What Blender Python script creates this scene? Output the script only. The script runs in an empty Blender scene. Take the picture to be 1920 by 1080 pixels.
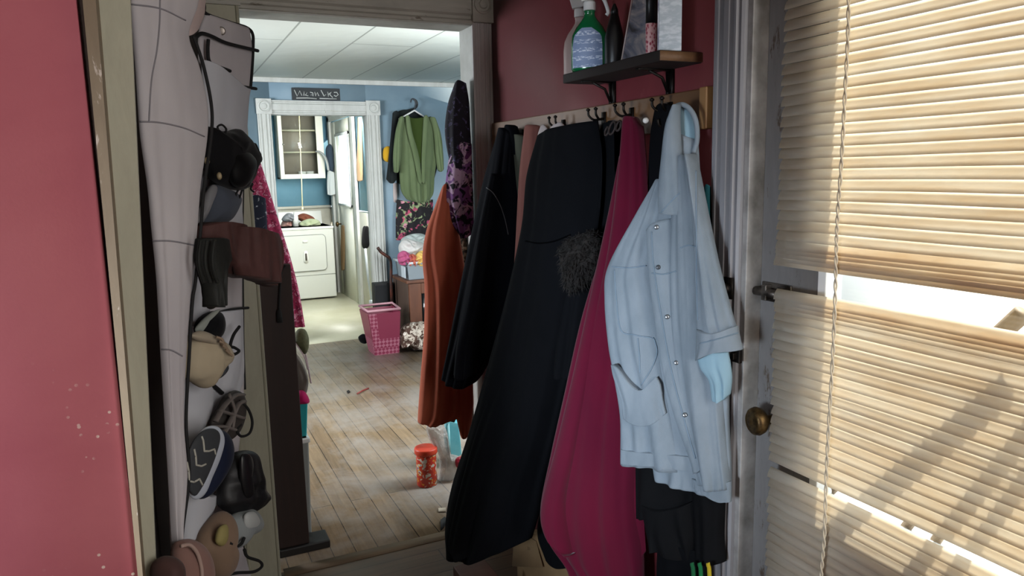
import bpy, math, random
import numpy as np
from mathutils import Vector, Matrix
from mathutils.bvhtree import BVHTree
random.seed(7)
S = bpy.context.scene
COL = S.collection
PI = math.pi

# ------------------------------------------------------------------ camera
FPX = 1390.0
YAW, PITCH, ROLL, EYE = math.radians(24.96), math.radians(9.0), math.radians(1.22), 1.5
Fw = np.array([math.sin(YAW)*math.cos(PITCH), math.cos(YAW)*math.cos(PITCH), -math.sin(PITCH)])
R0 = np.array([math.cos(YAW), -math.sin(YAW), 0.0])
U0 = np.cross(R0, Fw)
RT = math.cos(ROLL)*R0 - math.sin(ROLL)*U0
UP = math.sin(ROLL)*R0 + math.cos(ROLL)*U0
CAM = np.array([0.0, 0.0, EYE])
cd = bpy.data.cameras.new('camera')
cd.sensor_width = 36.0
cd.lens = FPX/1920*36.0
cd.clip_start = 0.05
cam = bpy.data.objects.new('camera', cd)
COL.objects.link(cam)
m = Matrix([[RT[i], UP[i], -Fw[i]] for i in range(3)]).to_4x4()
m.translation = Vector(CAM)
cam.matrix_world = m
S.camera = cam

def ray(x, y):
    d = Fw*FPX + RT*(x-960) + UP*(540-y)
    return d/np.linalg.norm(d)
def _pl(x, y, ax, v):
    d = ray(x, y)
    return CAM + d*((v-CAM[ax])/d[ax])
def X(x, y, v): return _pl(x, y, 0, v)
def Y(x, y, v): return _pl(x, y, 1, v)
def Z(x, y, v): return _pl(x, y, 2, v)
def project(P):
    d = np.asarray(P)-CAM
    w = d @ Fw
    return 960+FPX*(d @ RT)/w, 540-FPX*(d @ UP)/w

W = 1.207          # right wall
D = 2.739          # doorway wall, hall face
D2 = 2.87          # doorway wall, far face
FAR = 6.63         # far blue wall
LB = 9.75          # laundry back wall

# ------------------------------------------------------------------ materials
def lin(h):
    h = h.lstrip('#')
    o = []
    for i in (0, 2, 4):
        c = int(h[i:i+2], 16)/255
        o.append(c/12.92 if c <= 0.04045 else ((c+0.055)/1.055)**2.4)
    return (*o, 1.0)

class NT:
    def __init__(s, name):
        s.m = bpy.data.materials.new(name)
        s.m.use_nodes = True
        s.t = s.m.node_tree
        s.n, s.l = s.t.nodes, s.t.links
        s.b = s.n['Principled BSDF']
        s.out = s.n['Material Output']
        s.tc = s.n.new('ShaderNodeTexCoord')
    def add(s, kind, **kw):
        nd = s.n.new(kind)
        for k, v in kw.items():
            if k in nd.inputs: nd.inputs[k].default_value = v
            else: setattr(nd, k, v)
        return nd
    def link(s, a, b): s.l.new(a, b)
    def mapping(s, scale=(1, 1, 1), rot=(0, 0, 0), loc=(0, 0, 0)):
        mp = s.add('ShaderNodeMapping')
        mp.inputs['Scale'].default_value = scale
        mp.inputs['Rotation'].default_value = rot
        mp.inputs['Location'].default_value = loc
        s.link(s.tc.outputs['Object'], mp.inputs['Vector'])
        return mp.outputs['Vector']
    def ramp(s, fac, stops, interp='LINEAR'):
        r = s.add('ShaderNodeValToRGB')
        r.color_ramp.interpolation = interp
        e = r.color_ramp.elements
        while len(e) < len(stops): e.new(0.5)
        for el, (p, c) in zip(e, stops):
            el.position = p
            el.color = c if not isinstance(c, str) else lin(c)
        s.link(fac, r.inputs['Fac'])
        return r.outputs['Color']
    def mix(s, fac, a, b, mode='MIX'):
        mx = s.add('ShaderNodeMix', data_type='RGBA', blend_type=mode)
        for sock, v in ((mx.inputs['Factor'], fac), (mx.inputs['A'], a), (mx.inputs['B'], b)):
            pass
        ins = [i for i in mx.inputs if i.enabled]
        f, A, B = ins[0], ins[1], ins[2]
        for sock, v in ((f, fac), (A, a), (B, b)):
            if hasattr(v, 'is_output') or isinstance(v, bpy.types.NodeSocket): s.link(v, sock)
            else: sock.default_value = v if not isinstance(v, str) else lin(v)
        return [o for o in mx.outputs if o.enabled][0]
    def noise(s, vec, scale, detail=4, rough=0.6, dist=0.0):
        nz = s.add('ShaderNodeTexNoise', Scale=scale, Detail=detail, Roughness=rough, Distortion=dist)
        s.link(vec, nz.inputs['Vector'])
        return nz.outputs['Fac']
    def bump(s, h, strength=0.3, dist=0.01):
        b = s.add('ShaderNodeBump', Strength=strength, Distance=dist)
        s.link(h, b.inputs['Height'])
        s.link(b.outputs['Normal'], s.b.inputs['Normal'])
    def color(s, c):
        if isinstance(c, str): s.b.inputs['Base Color'].default_value = lin(c)
        else: s.link(c, s.b.inputs['Base Color'])

MATS = {}
def M(name, hexc, rough=0.75, hex2=None, vs=6, bump=0.0, bs=80, stretch=(1, 1, 1), metal=0.0, spec=0.5, sheen=0.0, thr=(0.35, 0.65), trans=0.0):
    if name in MATS: return MATS[name]
    t = NT(name)
    t.b.inputs['Roughness'].default_value = rough
    t.b.inputs['Metallic'].default_value = metal
    t.b.inputs['Specular IOR Level'].default_value = spec
    if sheen:
        t.b.inputs['Sheen Weight'].default_value = sheen
        t.b.inputs['Sheen Roughness'].default_value = 0.5
    v = t.mapping(stretch)
    if hex2:
        n = t.noise(v, vs)
        t.color(t.ramp(n, [(thr[0], hexc), (thr[1], hex2)]))
    else:
        t.color(hexc)
    if bump:
        t.bump(t.noise(v, bs, 5), bump, 0.004)
    if trans:
        tr = t.add('ShaderNodeBsdfTranslucent')
        tr.inputs['Color'].default_value = lin(hexc)
        mx = t.add('ShaderNodeMixShader')
        mx.inputs[0].default_value = trans
        t.link(t.b.outputs[0], mx.inputs[1]); t.link(tr.outputs[0], mx.inputs[2])
        t.link(mx.outputs[0], t.out.inputs['Surface'])
    MATS[name] = t.m
    return t.m

def fabric(name, hexc, hex2=None, rough=0.9, wr=0.5, sheen=0.15, vs=5, fold=(14, 14, 3), weave=600):
    """cloth: soft creases that run mostly downwards plus a fine weave"""
    if name in MATS: return MATS[name]
    t = NT(name)
    t.b.inputs['Roughness'].default_value = rough
    t.b.inputs['Specular IOR Level'].default_value = 0.12
    t.b.inputs['Sheen Weight'].default_value = sheen*.4
    v = t.mapping(tuple(q*.55 for q in fold))
    if hex2:
        t.color(t.ramp(t.noise(t.mapping((1, 1, .6)), vs), [(0.35, hexc), (0.68, hex2)]))
    else: t.color(hexc)
    a = t.noise(v, 1.0, 2, 0.45, 0.3)
    b = t.noise(t.mapping((1, 1, 1)), weave, 2)
    mth = t.add('ShaderNodeMath', operation='MULTIPLY_ADD')
    t.link(b, mth.inputs[0]); mth.inputs[1].default_value = 0.05
    t.link(a, mth.inputs[2])
    t.bump(mth.outputs[0], wr*.55, 0.02)
    MATS[name] = t.m
    return t.m

def floral(name, base, cols, scale=30, bias=0.42, rough=0.85, stretch=(1, 1, 1), dist=1.0):
    if name in MATS: return MATS[name]
    t = NT(name)
    t.b.inputs['Roughness'].default_value = rough
    v = t.mapping(stretch)
    n = t.noise(v, scale, 3, 0.55, dist)
    n2 = t.noise(v, scale*0.6, 2, 0.5, 0.3)
    pat = t.ramp(n2, [(0.3, cols[0]), (0.48, cols[1 % len(cols)]), (0.6, cols[2 % len(cols)])], 'CONSTANT')
    msk = t.ramp(n, [(bias+0.08, (0, 0, 0, 1)), (bias+0.14, (1, 1, 1, 1))])
    t.color(t.mix(msk, base, pat))
    MATS[name] = t.m
    return t.m

def wood(name, c1, c2, rough=0.5, axis='z', scale=18, bump=0.15):
    if name in MATS: return MATS[name]
    st = {'z': (1, 1, .07), 'y': (1, .07, 1), 'x': (.07, 1, 1)}[axis]
    t = NT(name)
    t.b.inputs['Roughness'].default_value = rough
    n = t.noise(t.mapping(st), scale, 6, 0.65, 0.6)
    t.color(t.ramp(n, [(0.3, c1), (0.7, c2)]))
    if bump: t.bump(n, bump, 0.004)
    MATS[name] = t.m
    return t.m

def wornpaint(name, c1, c2, chip, amt=0.64, rough=0.55, axis='z'):
    """old gloss paint, rubbed through in places"""
    if name in MATS: return MATS[name]
    st = {'z': (1, 1, .22), 'y': (1, .22, 1), 'x': (.22, 1, 1)}[axis]
    t = NT(name)
    t.b.inputs['Roughness'].default_value = rough
    n = t.noise(t.mapping(st), 14, 6, 0.7, 0.4)
    base = t.ramp(n, [(0.3, c1), (0.7, c2)])
    k = t.ramp(t.noise(t.mapping(st), 34, 5, 0.75, 0.3), [(amt, (0, 0, 0, 1)), (amt+0.05, (1, 1, 1, 1))])
    t.color(t.mix(k, base, chip))
    t.bump(n, 0.2, 0.004)
    MATS[name] = t.m
    return t.m

def planks(name, axis, cols, width, length, gap='#1c1610', dirt='#6b5a45', rough=0.55):
    t = NT(name)
    t.b.inputs['Roughness'].default_value = rough
    rot = (0, 0, PI/2) if axis == 'y' else (0, 0, 0)
    v = t.mapping((1, 1, 1), rot)
    br = t.add('ShaderNodeTexBrick', offset=0.37)
    br.inputs['Color1'].default_value = lin(cols[0])
    br.inputs['Color2'].default_value = lin(cols[1])
    br.inputs['Mortar'].default_value = lin(gap)
    br.inputs['Scale'].default_value = 1.0
    br.inputs['Mortar Size'].default_value = 0.0022
    br.inputs['Mortar Smooth'].default_value = 0.3
    br.inputs['Brick Width'].default_value = length
    br.inputs['Row Height'].default_value = width
    t.link(v, br.inputs['Vector'])
    st = (1, .08, 1) if axis == 'y' else (.08, 1, 1)
    g = t.noise(t.mapping(st), 40, 6, 0.7, 0.4)
    gr = t.ramp(g, [(0.3, (0.62, 0.62, 0.62, 1)), (0.7, (1.12, 1.1, 1.08, 1))])
    c = t.mix(1.0, br.outputs['Color'], gr, 'MULTIPLY')
    w = t.noise(t.mapping((1, 1, 1)), 2.6, 6, 0.65, 0.3)
    wm = t.ramp(w, [(0.42, (0, 0, 0, 1)), (0.66, (0.75, 0.75, 0.75, 1))])
    t.color(t.mix(wm, c, dirt))
    t.bump(br.outputs['Fac'], -0.3, 0.004)
    return t.m

# ------------------------------------------------------------------ mesh helpers
LOC = {}
def put(name, verts, faces, mat, parent=None, smooth=True, bevel=0.0, sub=0, origin=None):
    """one mesh object; verts are in world metres"""
    verts = np.asarray(verts, float)
    if parent is not None: loc = LOC[parent.name]
    elif origin is not None: loc = np.array(origin, float)
    else:
        lo, hi = verts.min(0), verts.max(0)
        loc = np.array([(lo[0]+hi[0])/2, (lo[1]+hi[1])/2, lo[2]])
    me = bpy.data.meshes.new(name)
    me.from_pydata((verts-loc).tolist(), [], [tuple(f) for f in faces])
    me.validate()
    mats = mat if isinstance(mat, (list, tuple)) else [mat]
    for k in mats: me.materials.append(k)
    me.update()
    if smooth:
        for p_ in me.polygons: p_.use_smooth = True
    o = bpy.data.objects.new(name, me)
    COL.objects.link(o)
    if parent is not None: o.parent = parent
    else: o.location = loc
    LOC[o.name] = loc
    import bmesh
    bm = bmesh.new(); bm.from_mesh(me)
    bmesh.ops.recalc_face_normals(bm, faces=bm.faces)
    bm.to_mesh(me); bm.free()
    if bevel:
        b = o.modifiers.new('bevel', 'BEVEL'); b.width = bevel; b.segments = 2; b.limit_method = 'ANGLE'
        b.harden_normals = False
        for p_ in me.polygons: p_.use_smooth = False
    if sub:
        s_ = o.modifiers.new('subd', 'SUBSURF'); s_.levels = sub; s_.render_levels = sub
    return o

def thing(name, loc, label, cat, group=None):
    o = bpy.data.objects.new(name, None)
    o.empty_display_size = 0.05
    COL.objects.link(o)
    o.location = loc
    LOC[o.name] = np.array(loc, float)
    return tag(o, label, cat, group)
def tag(o, label, cat, group=None):
    o['label'] = label; o['category'] = cat
    if group: o['group'] = group
    return o
def struct(o, label=None):
    o['kind'] = 'structure'
    if label: o['label'] = label
    return o

class MB:
    def __init__(s): s.v, s.f = [], []
    def add(s, v, f):
        k = len(s.v)
        s.v += [list(map(float, q)) for q in v]
        s.f += [tuple(i+k for i in q) for q in f]
        return s
    def box(s, x0, x1, y0, y1, z0, z1):
        return s.add([(x0,y0,z0),(x1,y0,z0),(x1,y1,z0),(x0,y1,z0),(x0,y0,z1),(x1,y0,z1),(x1,y1,z1),(x0,y1,z1)],
                     [(0,3,2,1),(4,5,6,7),(0,1,5,4),(1,2,6,5),(2,3,7,6),(3,0,4,7)])
    def hexa(s, a, b):
        """two quads (4 points each, same order) joined into a solid"""
        return s.add(list(a)+list(b), [(3,2,1,0),(4,5,6,7),(0,1,5,4),(1,2,6,5),(2,3,7,6),(3,0,4,7)])
    def obox(s, c, ax, ay, az):
        c, ax, ay, az = (np.array(q, float) for q in (c, ax, ay, az))
        q = [c-ax-ay-az, c+ax-ay-az, c+ax+ay-az, c-ax+ay-az]
        return s.hexa(q, [p_+2*az for p_ in q])
    def prism(s, pts, vec):
        pts = [np.array(q, float) for q in pts]; vec = np.array(vec, float); n = len(pts)
        return s.add(pts+[q+vec for q in pts], [tuple(range(n))[::-1], tuple(range(n, 2*n))]+[(i, (i+1) % n, n+(i+1) % n, n+i) for i in range(n)])
    def tube(s, path, r, n=8, closed=False, flat=1.0, up=None):
        P = [np.array(q, float) for q in path]
        rs = r if isinstance(r, (list, tuple)) else [r]*len(P)
        k0 = len(s.v); L = len(P)
        u = None
        for i, q in enumerate(P):
            if closed: t = P[(i+1) % L]-P[i-1]
            else: t = P[min(i+1, L-1)]-P[max(i-1, 0)]
            t = t/(np.linalg.norm(t)+1e-12)
            if u is None:
                ref = np.array(up if up is not None else ([0, 0, 1.0] if abs(t[2]) < 0.9 else [1.0, 0, 0]), float)
                u = ref-t*(ref @ t)
            else: u = u-t*(u @ t)
            u = u/(np.linalg.norm(u)+1e-12)
            w = np.cross(t, u)
            for j in range(n):
                a = 2*PI*j/n
                s.v.append(list(q+rs[i]*(math.cos(a)*u*flat+math.sin(a)*w)))
        for i in range(L if closed else L-1):
            i2 = (i+1) % L
            for j in range(n):
                s.f.append((k0+i*n+j, k0+i*n+(j+1) % n, k0+i2*n+(j+1) % n, k0+i2*n+j))
        if not closed:
            s.f.append(tuple(k0+j for j in range(n))[::-1])
            s.f.append(tuple(k0+(L-1)*n+j for j in range(n)))
        return s
    def lathe(s, prof, c, n=24, ax=(0, 0, 1), sx=1.0, sy=1.0, xdir=(1, 0, 0)):
        c = np.array(c, float); az = np.array(ax, float); az /= np.linalg.norm(az)
        ux = np.array(xdir, float); ux = ux-az*(ux @ az)
        if np.linalg.norm(ux) < 1e-6: ux = np.cross(az, [0, 1.0, 0])
        ux /= np.linalg.norm(ux); uy = np.cross(az, ux)
        k0 = len(s.v)
        for r, h in prof:
            for j in range(n):
                a = 2*PI*j/n
                s.v.append(list(c+az*h+r*(math.cos(a)*ux*sx+math.sin(a)*uy*sy)))
        for i in range(len(prof)-1):
            for j in range(n):
                s.f.append((k0+i*n+j, k0+i*n+(j+1) % n, k0+(i+1)*n+(j+1) % n, k0+(i+1)*n+j))
        s.f.append(tuple(k0+j for j in range(n))[::-1])
        s.f.append(tuple(k0+(len(prof)-1)*n+j for j in range(n)))
        return s
    def put(s, name, mat, parent=None, **kw): return put(name, s.v, s.f, mat, parent, **kw)

def cr(pts, n, closed=False):
    """Catmull-Rom through points"""
    P = [np.array(q, float) for q in pts]; L = len(P); out = []
    segs = L if closed else L-1
    for k in range(n):
        t = k/(n if closed else n-1)*segs
        i = min(int(t), segs-1); f = t-i
        if closed: a, b, c, d = P[(i-1) % L], P[i], P[(i+1) % L], P[(i+2) % L]
        else:
            b, c = P[i], P[i+1]
            a = P[i-1] if i > 0 else 2*b-c
            d = P[i+2] if i+2 < L else 2*c-b
        out.append(0.5*((2*b)+(-a+c)*f+(2*a-5*b+4*c-d)*f*f+(-a+3*b-3*c+d)*f**3))
    return out

def plan2(top, bot=None):
    """vertical plane through two plan points (x, y); may turn between the top row and the bottom row"""
    bot = bot or top
    def f(px, py, v):
        A = np.array(top[0])*(1-v)+np.array(bot[0])*v
        B = np.array(top[1])*(1-v)+np.array(bot[1])*v
        t = B-A; n = np.array([t[1], -t[0], 0.0]); n /= np.linalg.norm(n)
        if n @ (CAM-np.array([A[0], A[1], EYE])) < 0: n = -n
        d = ray(px, py)
        s = ((A[0]-CAM[0])*n[0]+(A[1]-CAM[1])*n[1])/(d @ n)
        return CAM+d*s, n
    return f
def py_(y): return plan2(((-1, y), (1, y)))

FRONT = {}
def sheet(name, rows, plan, th, mat, parent=None, folds=(), nu=56, nv=60, back=None, clampx=None, clampy=None, origin=None, seed=0, prof=0.5, foldtop=0.25, twist=0.0, minx=None, vr=(0, 1)):
    """a hung length of cloth: closed, with thickness, bulging and folded. rows = outline rows from top to bottom."""
    back = th*0.5 if back is None else back
    k = max(len(r_) for r_ in rows)
    R = [[np.array([*(q if len(q) == 3 else (*q, 0.0))], float) for q in r_] for r_ in rows]
    R = [cr(r_, k) if len(r_) != k else r_ for r_ in R]
    colsp = [cr([R[i][j] for i in range(len(R))], nv) for j in range(k)]
    rnd = random.Random(seed)
    ph = [(rnd.uniform(0, 6.28), rnd.uniform(-1.2, 1.2)) for _ in folds]
    F, B = [], []
    for i in range(nv):
        v = i/(nv-1); row = cr([colsp[j][i] for j in range(k)], nu)
        fr, bk = [], []
        for j in range(nu):
            u = j/(nu-1)
            P, n = plan(row[j][0], row[j][1], vr[0]+(vr[1]-vr[0])*v)
            e = max(0.0, 1-(2*u-1)**2)
            pr = e**prof
            fo = 0.0
            for (a, fq), (p0, dr) in zip(folds, ph):
                s = 2*PI*fq*u+p0+dr*v*2.0+0.5*math.sin(2.2*u+3*v+p0)
                fo += a*(0.8*math.sin(s)+0.18*math.sin(2*s+0.8))*(0.55+0.45*math.sin(5.2*u+1.7*p0+3.1*v+dr))
            fo *= (foldtop+(1-foldtop)*v)*min(1, e*3)
            p1 = P+n*(row[j][2]+th*pr+fo)
            p2 = P+n*(min(row[j][2], 0)-back*pr+min(0, fo)*0.5)
            for q in (p1, p2):
                if clampx is not None: q[0] = min(q[0], clampx)
                if clampy is not None: q[1] = min(q[1], clampy)
                if minx is not None: q[0] = max(q[0], minx)
            fr.append(p1); bk.append(p2)
        F.append(fr); B.append(bk)
    V, Q = [], []
    n2 = 2*nu-2
    for i in range(nv):
        V += F[i]+B[i][-2:0:-1]
    for i in range(nv-1):
        for j in range(n2):
            Q.append((i*n2+j, i*n2+(j+1) % n2, (i+1)*n2+(j+1) % n2, (i+1)*n2+j))
    for i in (0, nv-1):
        for j in range(nu-1):
            a, b = i*n2+j, i*n2+j+1
            c, d = i*n2+(n2-j) % n2, i*n2+(n2-j-1) % n2
            q = []
            for w in ((a, b, d, c) if i else (c, d, b, a)):
                if w not in q: q.append(w)
            if len(q) > 2: Q.append(tuple(q))
    o = put(name, V, Q, mat, parent, origin=origin)
    FRONT[o.name] = (V, Q)
    return o

def blob(name, outline, plan, th, mat, parent=None, back=None, rings=9, n=72, lump=0.0, seed=0, clampx=None, clampy=None, origin=None, center=None, prof=0.5, minx=None, minz=None, v=0.5, flat=False):
    """a closed rounded body whose contour is the given outline"""
    back = th if back is None else back
    O = cr(outline, n, True)
    c = np.mean(np.array(O), 0) if center is None else np.array(center, float)
    rnd = random.Random(seed)
    pa = [(rnd.uniform(0, 6.28), rnd.uniform(0, 6.28), rnd.uniform(2, 5), rnd.uniform(2, 5)) for _ in range(4)]
    V, Q = [], []
    def pt(j, s, side):
        q = c+(O[j]-c)*s
        P, nn = plan(q[0], q[1], v)
        h = (1-s*s)**prof if s < 1 else 0
        lp = sum(math.sin(a+k1*2.2*s*math.cos(2*PI*j/n))*math.cos(b+k2*2.2*s*math.sin(2*PI*j/n)) for a, b, k1, k2 in pa)/3
        r_ = P+nn*((th*h+lump*lp*min(1, h*2)) if side > 0 else -(back*h))
        if clampx is not None: r_[0] = min(r_[0], clampx)
        if clampy is not None: r_[1] = min(r_[1], clampy)
        if minx is not None: r_[0] = max(r_[0], minx)
        if minz is not None: r_[2] = max(r_[2], minz)
        return r_
    ss = [math.sin((i/(rings))*PI/2) for i in range(1, rings+1)]
    V.append(pt(0, 0, 1))
    for s in ss: V += [pt(j, s, 1) for j in range(n)]
    base = len(V)
    for s in ss[-2::-1]: V += [pt(j, s, -1) for j in range(n)]
    V.append(pt(0, 0, -1))
    for j in range(n): Q.append((0, 1+j, 1+(j+1) % n))
    tot = 2*rings-1
    for i in range(tot-1):
        for j in range(n):
            a, b = 1+i*n, 1+(i+1)*n
            Q.append((a+j, a+(j+1) % n, b+(j+1) % n, b+j)[::-1])
    a = 1+(tot-1)*n
    for j in range(n): Q.append((len(V)-1, a+(j+1) % n, a+j))
    o = put(name, V, Q, mat, parent, origin=origin)
    FRONT[o.name] = (V, Q)
    return o

def cast(objs, pts, off=0.0015, n=None):
    """drop an outline (photo pixels) onto the front of finished meshes -> 3-D points"""
    trees = []
    for o in objs:
        V, Q = FRONT[o.name]
        trees.append(BVHTree.FromPolygons([Vector(q) for q in V], [tuple(q) for q in Q]))
    P2 = cr(pts, n) if n else pts
    out = []
    for q in P2:
        d = ray(q[0], q[1]); best = None
        for t in trees:
            h = t.ray_cast(Vector(CAM), Vector(d))
            if h[0] is not None and (best is None or h[3] < best): best = h[3]
        if best is not None: out.append(CAM+d*(best-off))
    return out

def line(name, objs, pts, r, mat, parent, n=40, off=0.001, flat=1.0):
    P = cast(objs, pts, off, n)
    if len(P) > 2: return MB().tube(P, r, 6).put(name, mat, parent)

def disc_on(objs, px, py, r, h, mb):
    P = cast(objs, [(px, py)], 0.0)
    if P:
        n = -ray(px, py)
        mb.lathe([(r*.6, 0), (r, h*.3), (r, h*.7), (r*.7, h)], P[0], 14, ax=n)
    return mb
# ==== END HELPERS

# ================================================================== SETTING
def redwall(name, c1, c2, chips=None, rough=0.45):
    t = NT(name)
    t.b.inputs['Roughness'].default_value = rough
    n = t.noise(t.mapping((1, 1, 1)), 3.0, 5, 0.6, 0.4)
    base = t.ramp(n, [(0.32, c1), (0.68, c2)])
    sc = t.noise(t.mapping((1, 1, 1)), 24, 6, 0.7)
    base = t.mix(t.ramp(sc, [(0.62, (0, 0, 0, 1)), (0.8, (.35, .35, .35, 1))]), base, '#8f5a58')
    if chips:
        vz = t.add('ShaderNodeTexVoronoi', Scale=62.0)
        t.link(t.mapping((1, 1, 1)), vz.inputs['Vector'])
        k = t.ramp(vz.outputs['Distance'], [(0.14, (1, 1, 1, 1)), (0.19, (0, 0, 0, 1))])
        m1 = t.ramp(t.noise(t.mapping((1, 1, 1)), 11, 3), [(0.55, (0, 0, 0, 1)), (0.6, (1, 1, 1, 1))])
        k2 = t.mix(1.0, k, m1, 'MULTIPLY')
        sp = t.add('ShaderNodeSeparateXYZ'); t.link(t.tc.outputs['Object'], sp.inputs[0])
        mr = t.add('ShaderNodeMapRange'); t.link(sp.outputs['X'], mr.inputs[0])
        mr.inputs[1].default_value = chips[0]; mr.inputs[2].default_value = chips[1]
        k3 = t.mix(1.0, k2, mr.outputs[0], 'MULTIPLY')
        mz = t.add('ShaderNodeMapRange'); t.link(sp.outputs['Z'], mz.inputs[0])
        mz.inputs[1].default_value = chips[2]; mz.inputs[2].default_value = chips[3]
        k4 = t.mix(1.0, k3, mz.outputs[0], 'MULTIPLY')
        base = t.mix(k4, base, '#e9d9d0')
    t.color(base)
    t.bump(sc, 0.12, 0.004)
    return t.m
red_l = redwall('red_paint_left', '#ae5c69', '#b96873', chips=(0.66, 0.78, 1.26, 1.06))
red_r_shade = redwall('red_paint_right_shaded', '#61272c', '#6e2f34')  # same paint as the left wall, darkened to stand for shade
blue = M('blue_paint', '#7790a0', 0.6, '#839aa8', 3, 0.05, 60)
teal = M('teal_paint', '#7aaec6', 0.6, '#86b8ce', 3)
cream = M('cream_paint', '#d3d2c6', 0.5, '#c4c3b4', 5)
whitep = wornpaint('worn_white_paint', '#c9ccc8', '#b3b5b0', '#8e8878', 0.66)
greyp = wornpaint('worn_grey_paint', '#8f8d90', '#7c7a7d', '#5c544c', 0.64)
beigep = wornpaint('worn_beige_paint', '#a5a294', '#8e8b7c', '#6b6150', 0.6)
sagep = wornpaint('sage_paint', '#aaa794', '#979482', '#756c58', 0.7)
tanp = wornpaint('tan_edge_paint', '#77654f', '#63523f', '#a8988a', 0.62)
soff = wornpaint('soffit_paint', '#b3b0a6', '#96948c', '#6e675b', 0.62, axis='x')
metal_dark = M('dark_metal', '#1c1917', 0.45, '#2c2622', 40, metal=0.8)
metal_brass = M('old_brass', '#4a3924', 0.45, '#7d6440', 60, metal=0.9)
metal_steel = M('worn_steel', '#7c756e', 0.4, '#3d3733', 25, metal=0.85, thr=(0.4, 0.6))
black_pl = M('black_plastic', '#0c0c0e', 0.4)
white_pl = M('white_plastic', '#dedfdd', 0.4)

# walls of the hall
b = MB(); b.box(-1.7, -0.093, 1.35, 1.43, 0, 2.5)
struct(b.put('wall_left', red_l), 'pink red painted wall')
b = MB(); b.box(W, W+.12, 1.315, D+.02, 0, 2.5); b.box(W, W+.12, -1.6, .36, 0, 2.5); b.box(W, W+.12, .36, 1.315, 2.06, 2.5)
struct(b.put('wall_right', red_r_shade), 'red wall behind the coats, its shade painted into the colour')
b = MB(); b.box(-1.7, .27, D, D2, 0, 2.5); struct(b.put('wall_back_left', M('recess_shade_grey', '#4b4644', .8)))  # dark grey colour stands in for the shade of the recess
b = MB(); b.box(W+.12, 3.4, D, D2, -.3, 2.7); struct(b.put('wall_exterior', M('white_siding', '#d9dcdc', .6)))
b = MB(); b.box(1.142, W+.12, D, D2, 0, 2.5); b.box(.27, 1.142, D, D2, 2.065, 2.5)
struct(b.put('wall_back', red_r_shade), 'wall with the doorway to the next room')
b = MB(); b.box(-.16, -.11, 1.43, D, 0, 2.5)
struct(b.put('wall_passage', M('recess_shade_brown', '#4a3a36', 0.8)), 'side wall behind the shoe organizer, painted dark for shade')  # shade of the recess is put into this dark brown
b = MB(); b.box(-1.7, -1.6, -1.6, 1.35, 0, 0.75); b.box(-1.7, -1.6, -1.6, 1.35, 1.75, 2.5); b.box(-1.7, -1.6, -1.6, -.3, .75, 1.75); b.box(-1.7, -1.6, .9, 1.35, .75, 1.75)  # unseen wall, its opening is added to let light into the hall
struct(b.put('wall_side', red_l))
b = MB(); b.box(-1.7, W+.12, -1.7, -1.6, 0, 2.5)
struct(b.put('wall_front', red_l))
b = MB(); b.box(-1.7, W+.12, -1.7, D2, 2.5, 2.6)
struct(b.put('ceiling', cream))
# floors
fl1 = planks('hall_floor_boards', 'x', ['#7a5f46', '#664e3a'], .085, 1.7, dirt='#5f5040')
fl2 = planks('far_floor_boards', 'y', ['#9a8468', '#88735a'], .088, 2.3, dirt='#a49d96', rough=.4)
b = MB(); b.box(-1.7, W+.12, -1.7, D+.03, -.06, 0)
struct(b.put('floor', fl1), 'dark floorboards of the hall')
b = MB(); b.box(-1.7, 3.4, D+.03, FAR+.04, -.06, 0)
struct(b.put('floor_far', fl2), 'worn grey brown floorboards of the next room')
b = MB(); b.box(.3, W, D-.015, D+.05, 0, .002)
struct(b.put('trim_1', wood('threshold_wood', '#5e4a36', '#74604a', .8, 'x')), 'worn wooden threshold')

def fluted_leg(mb, a0, a1, z0, z1, face, axis, sgn, depth=.022):
    """flat board with three rounded beads; axis 'x' spans x on a y-face, 'y' spans y on an x-face"""
    w = a1-a0
    prof = [(0, 0), (0, .7), (.06, .85), (.12, .6), (.18, 1.0), (.24, 1.0), (.30, .6), (.36, .6), (.42, 1.0), (.58, 1.0), (.64, .6), (.70, .6), (.76, 1.0), (.82, 1.0), (.88, .6), (.94, .85), (1, .7), (1, 0)]
    pts = []
    for u, d in prof:
        a, q = a0+u*w, face+sgn*depth*d
        pts.append((a, q, z0) if axis == 'x' else (q, a, z0))
    mb.prism(pts, (0, 0, z1-z0))
def fluted_head(mb, x0, x1, z0, z1, face, sgn, depth=.022):
    prof = [(0, 0), (0, .8), (.08, .8), (.14, .5), (.22, .5), (.28, .9), (.72, .9), (.78, .55), (.86, .55), (.9, 1.0), (1, 1.0), (1, 0)]
    mb.prism([(x0, face+sgn*depth*d, z0+u*(z1-z0)) for u, d in prof], (x1-x0, 0, 0))
def rosette(mb, x0, x1, z0, z1, face, sgn, depth=.03):
    ya, yb = sorted((face, face+sgn*depth))
    mb.box(x0, x1, ya, yb, z0, z1)
    c = ((x0+x1)/2, face+sgn*depth, (z0+z1)/2); r = min(x1-x0, z1-z0)*.42
    mb.lathe([(r, 0), (r, .006), (r*.8, .010), (r*.7, .003), (r*.5, .003), (r*.4, .009), (r*.15, .011)], c, 24, ax=(0, sgn, 0))

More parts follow.
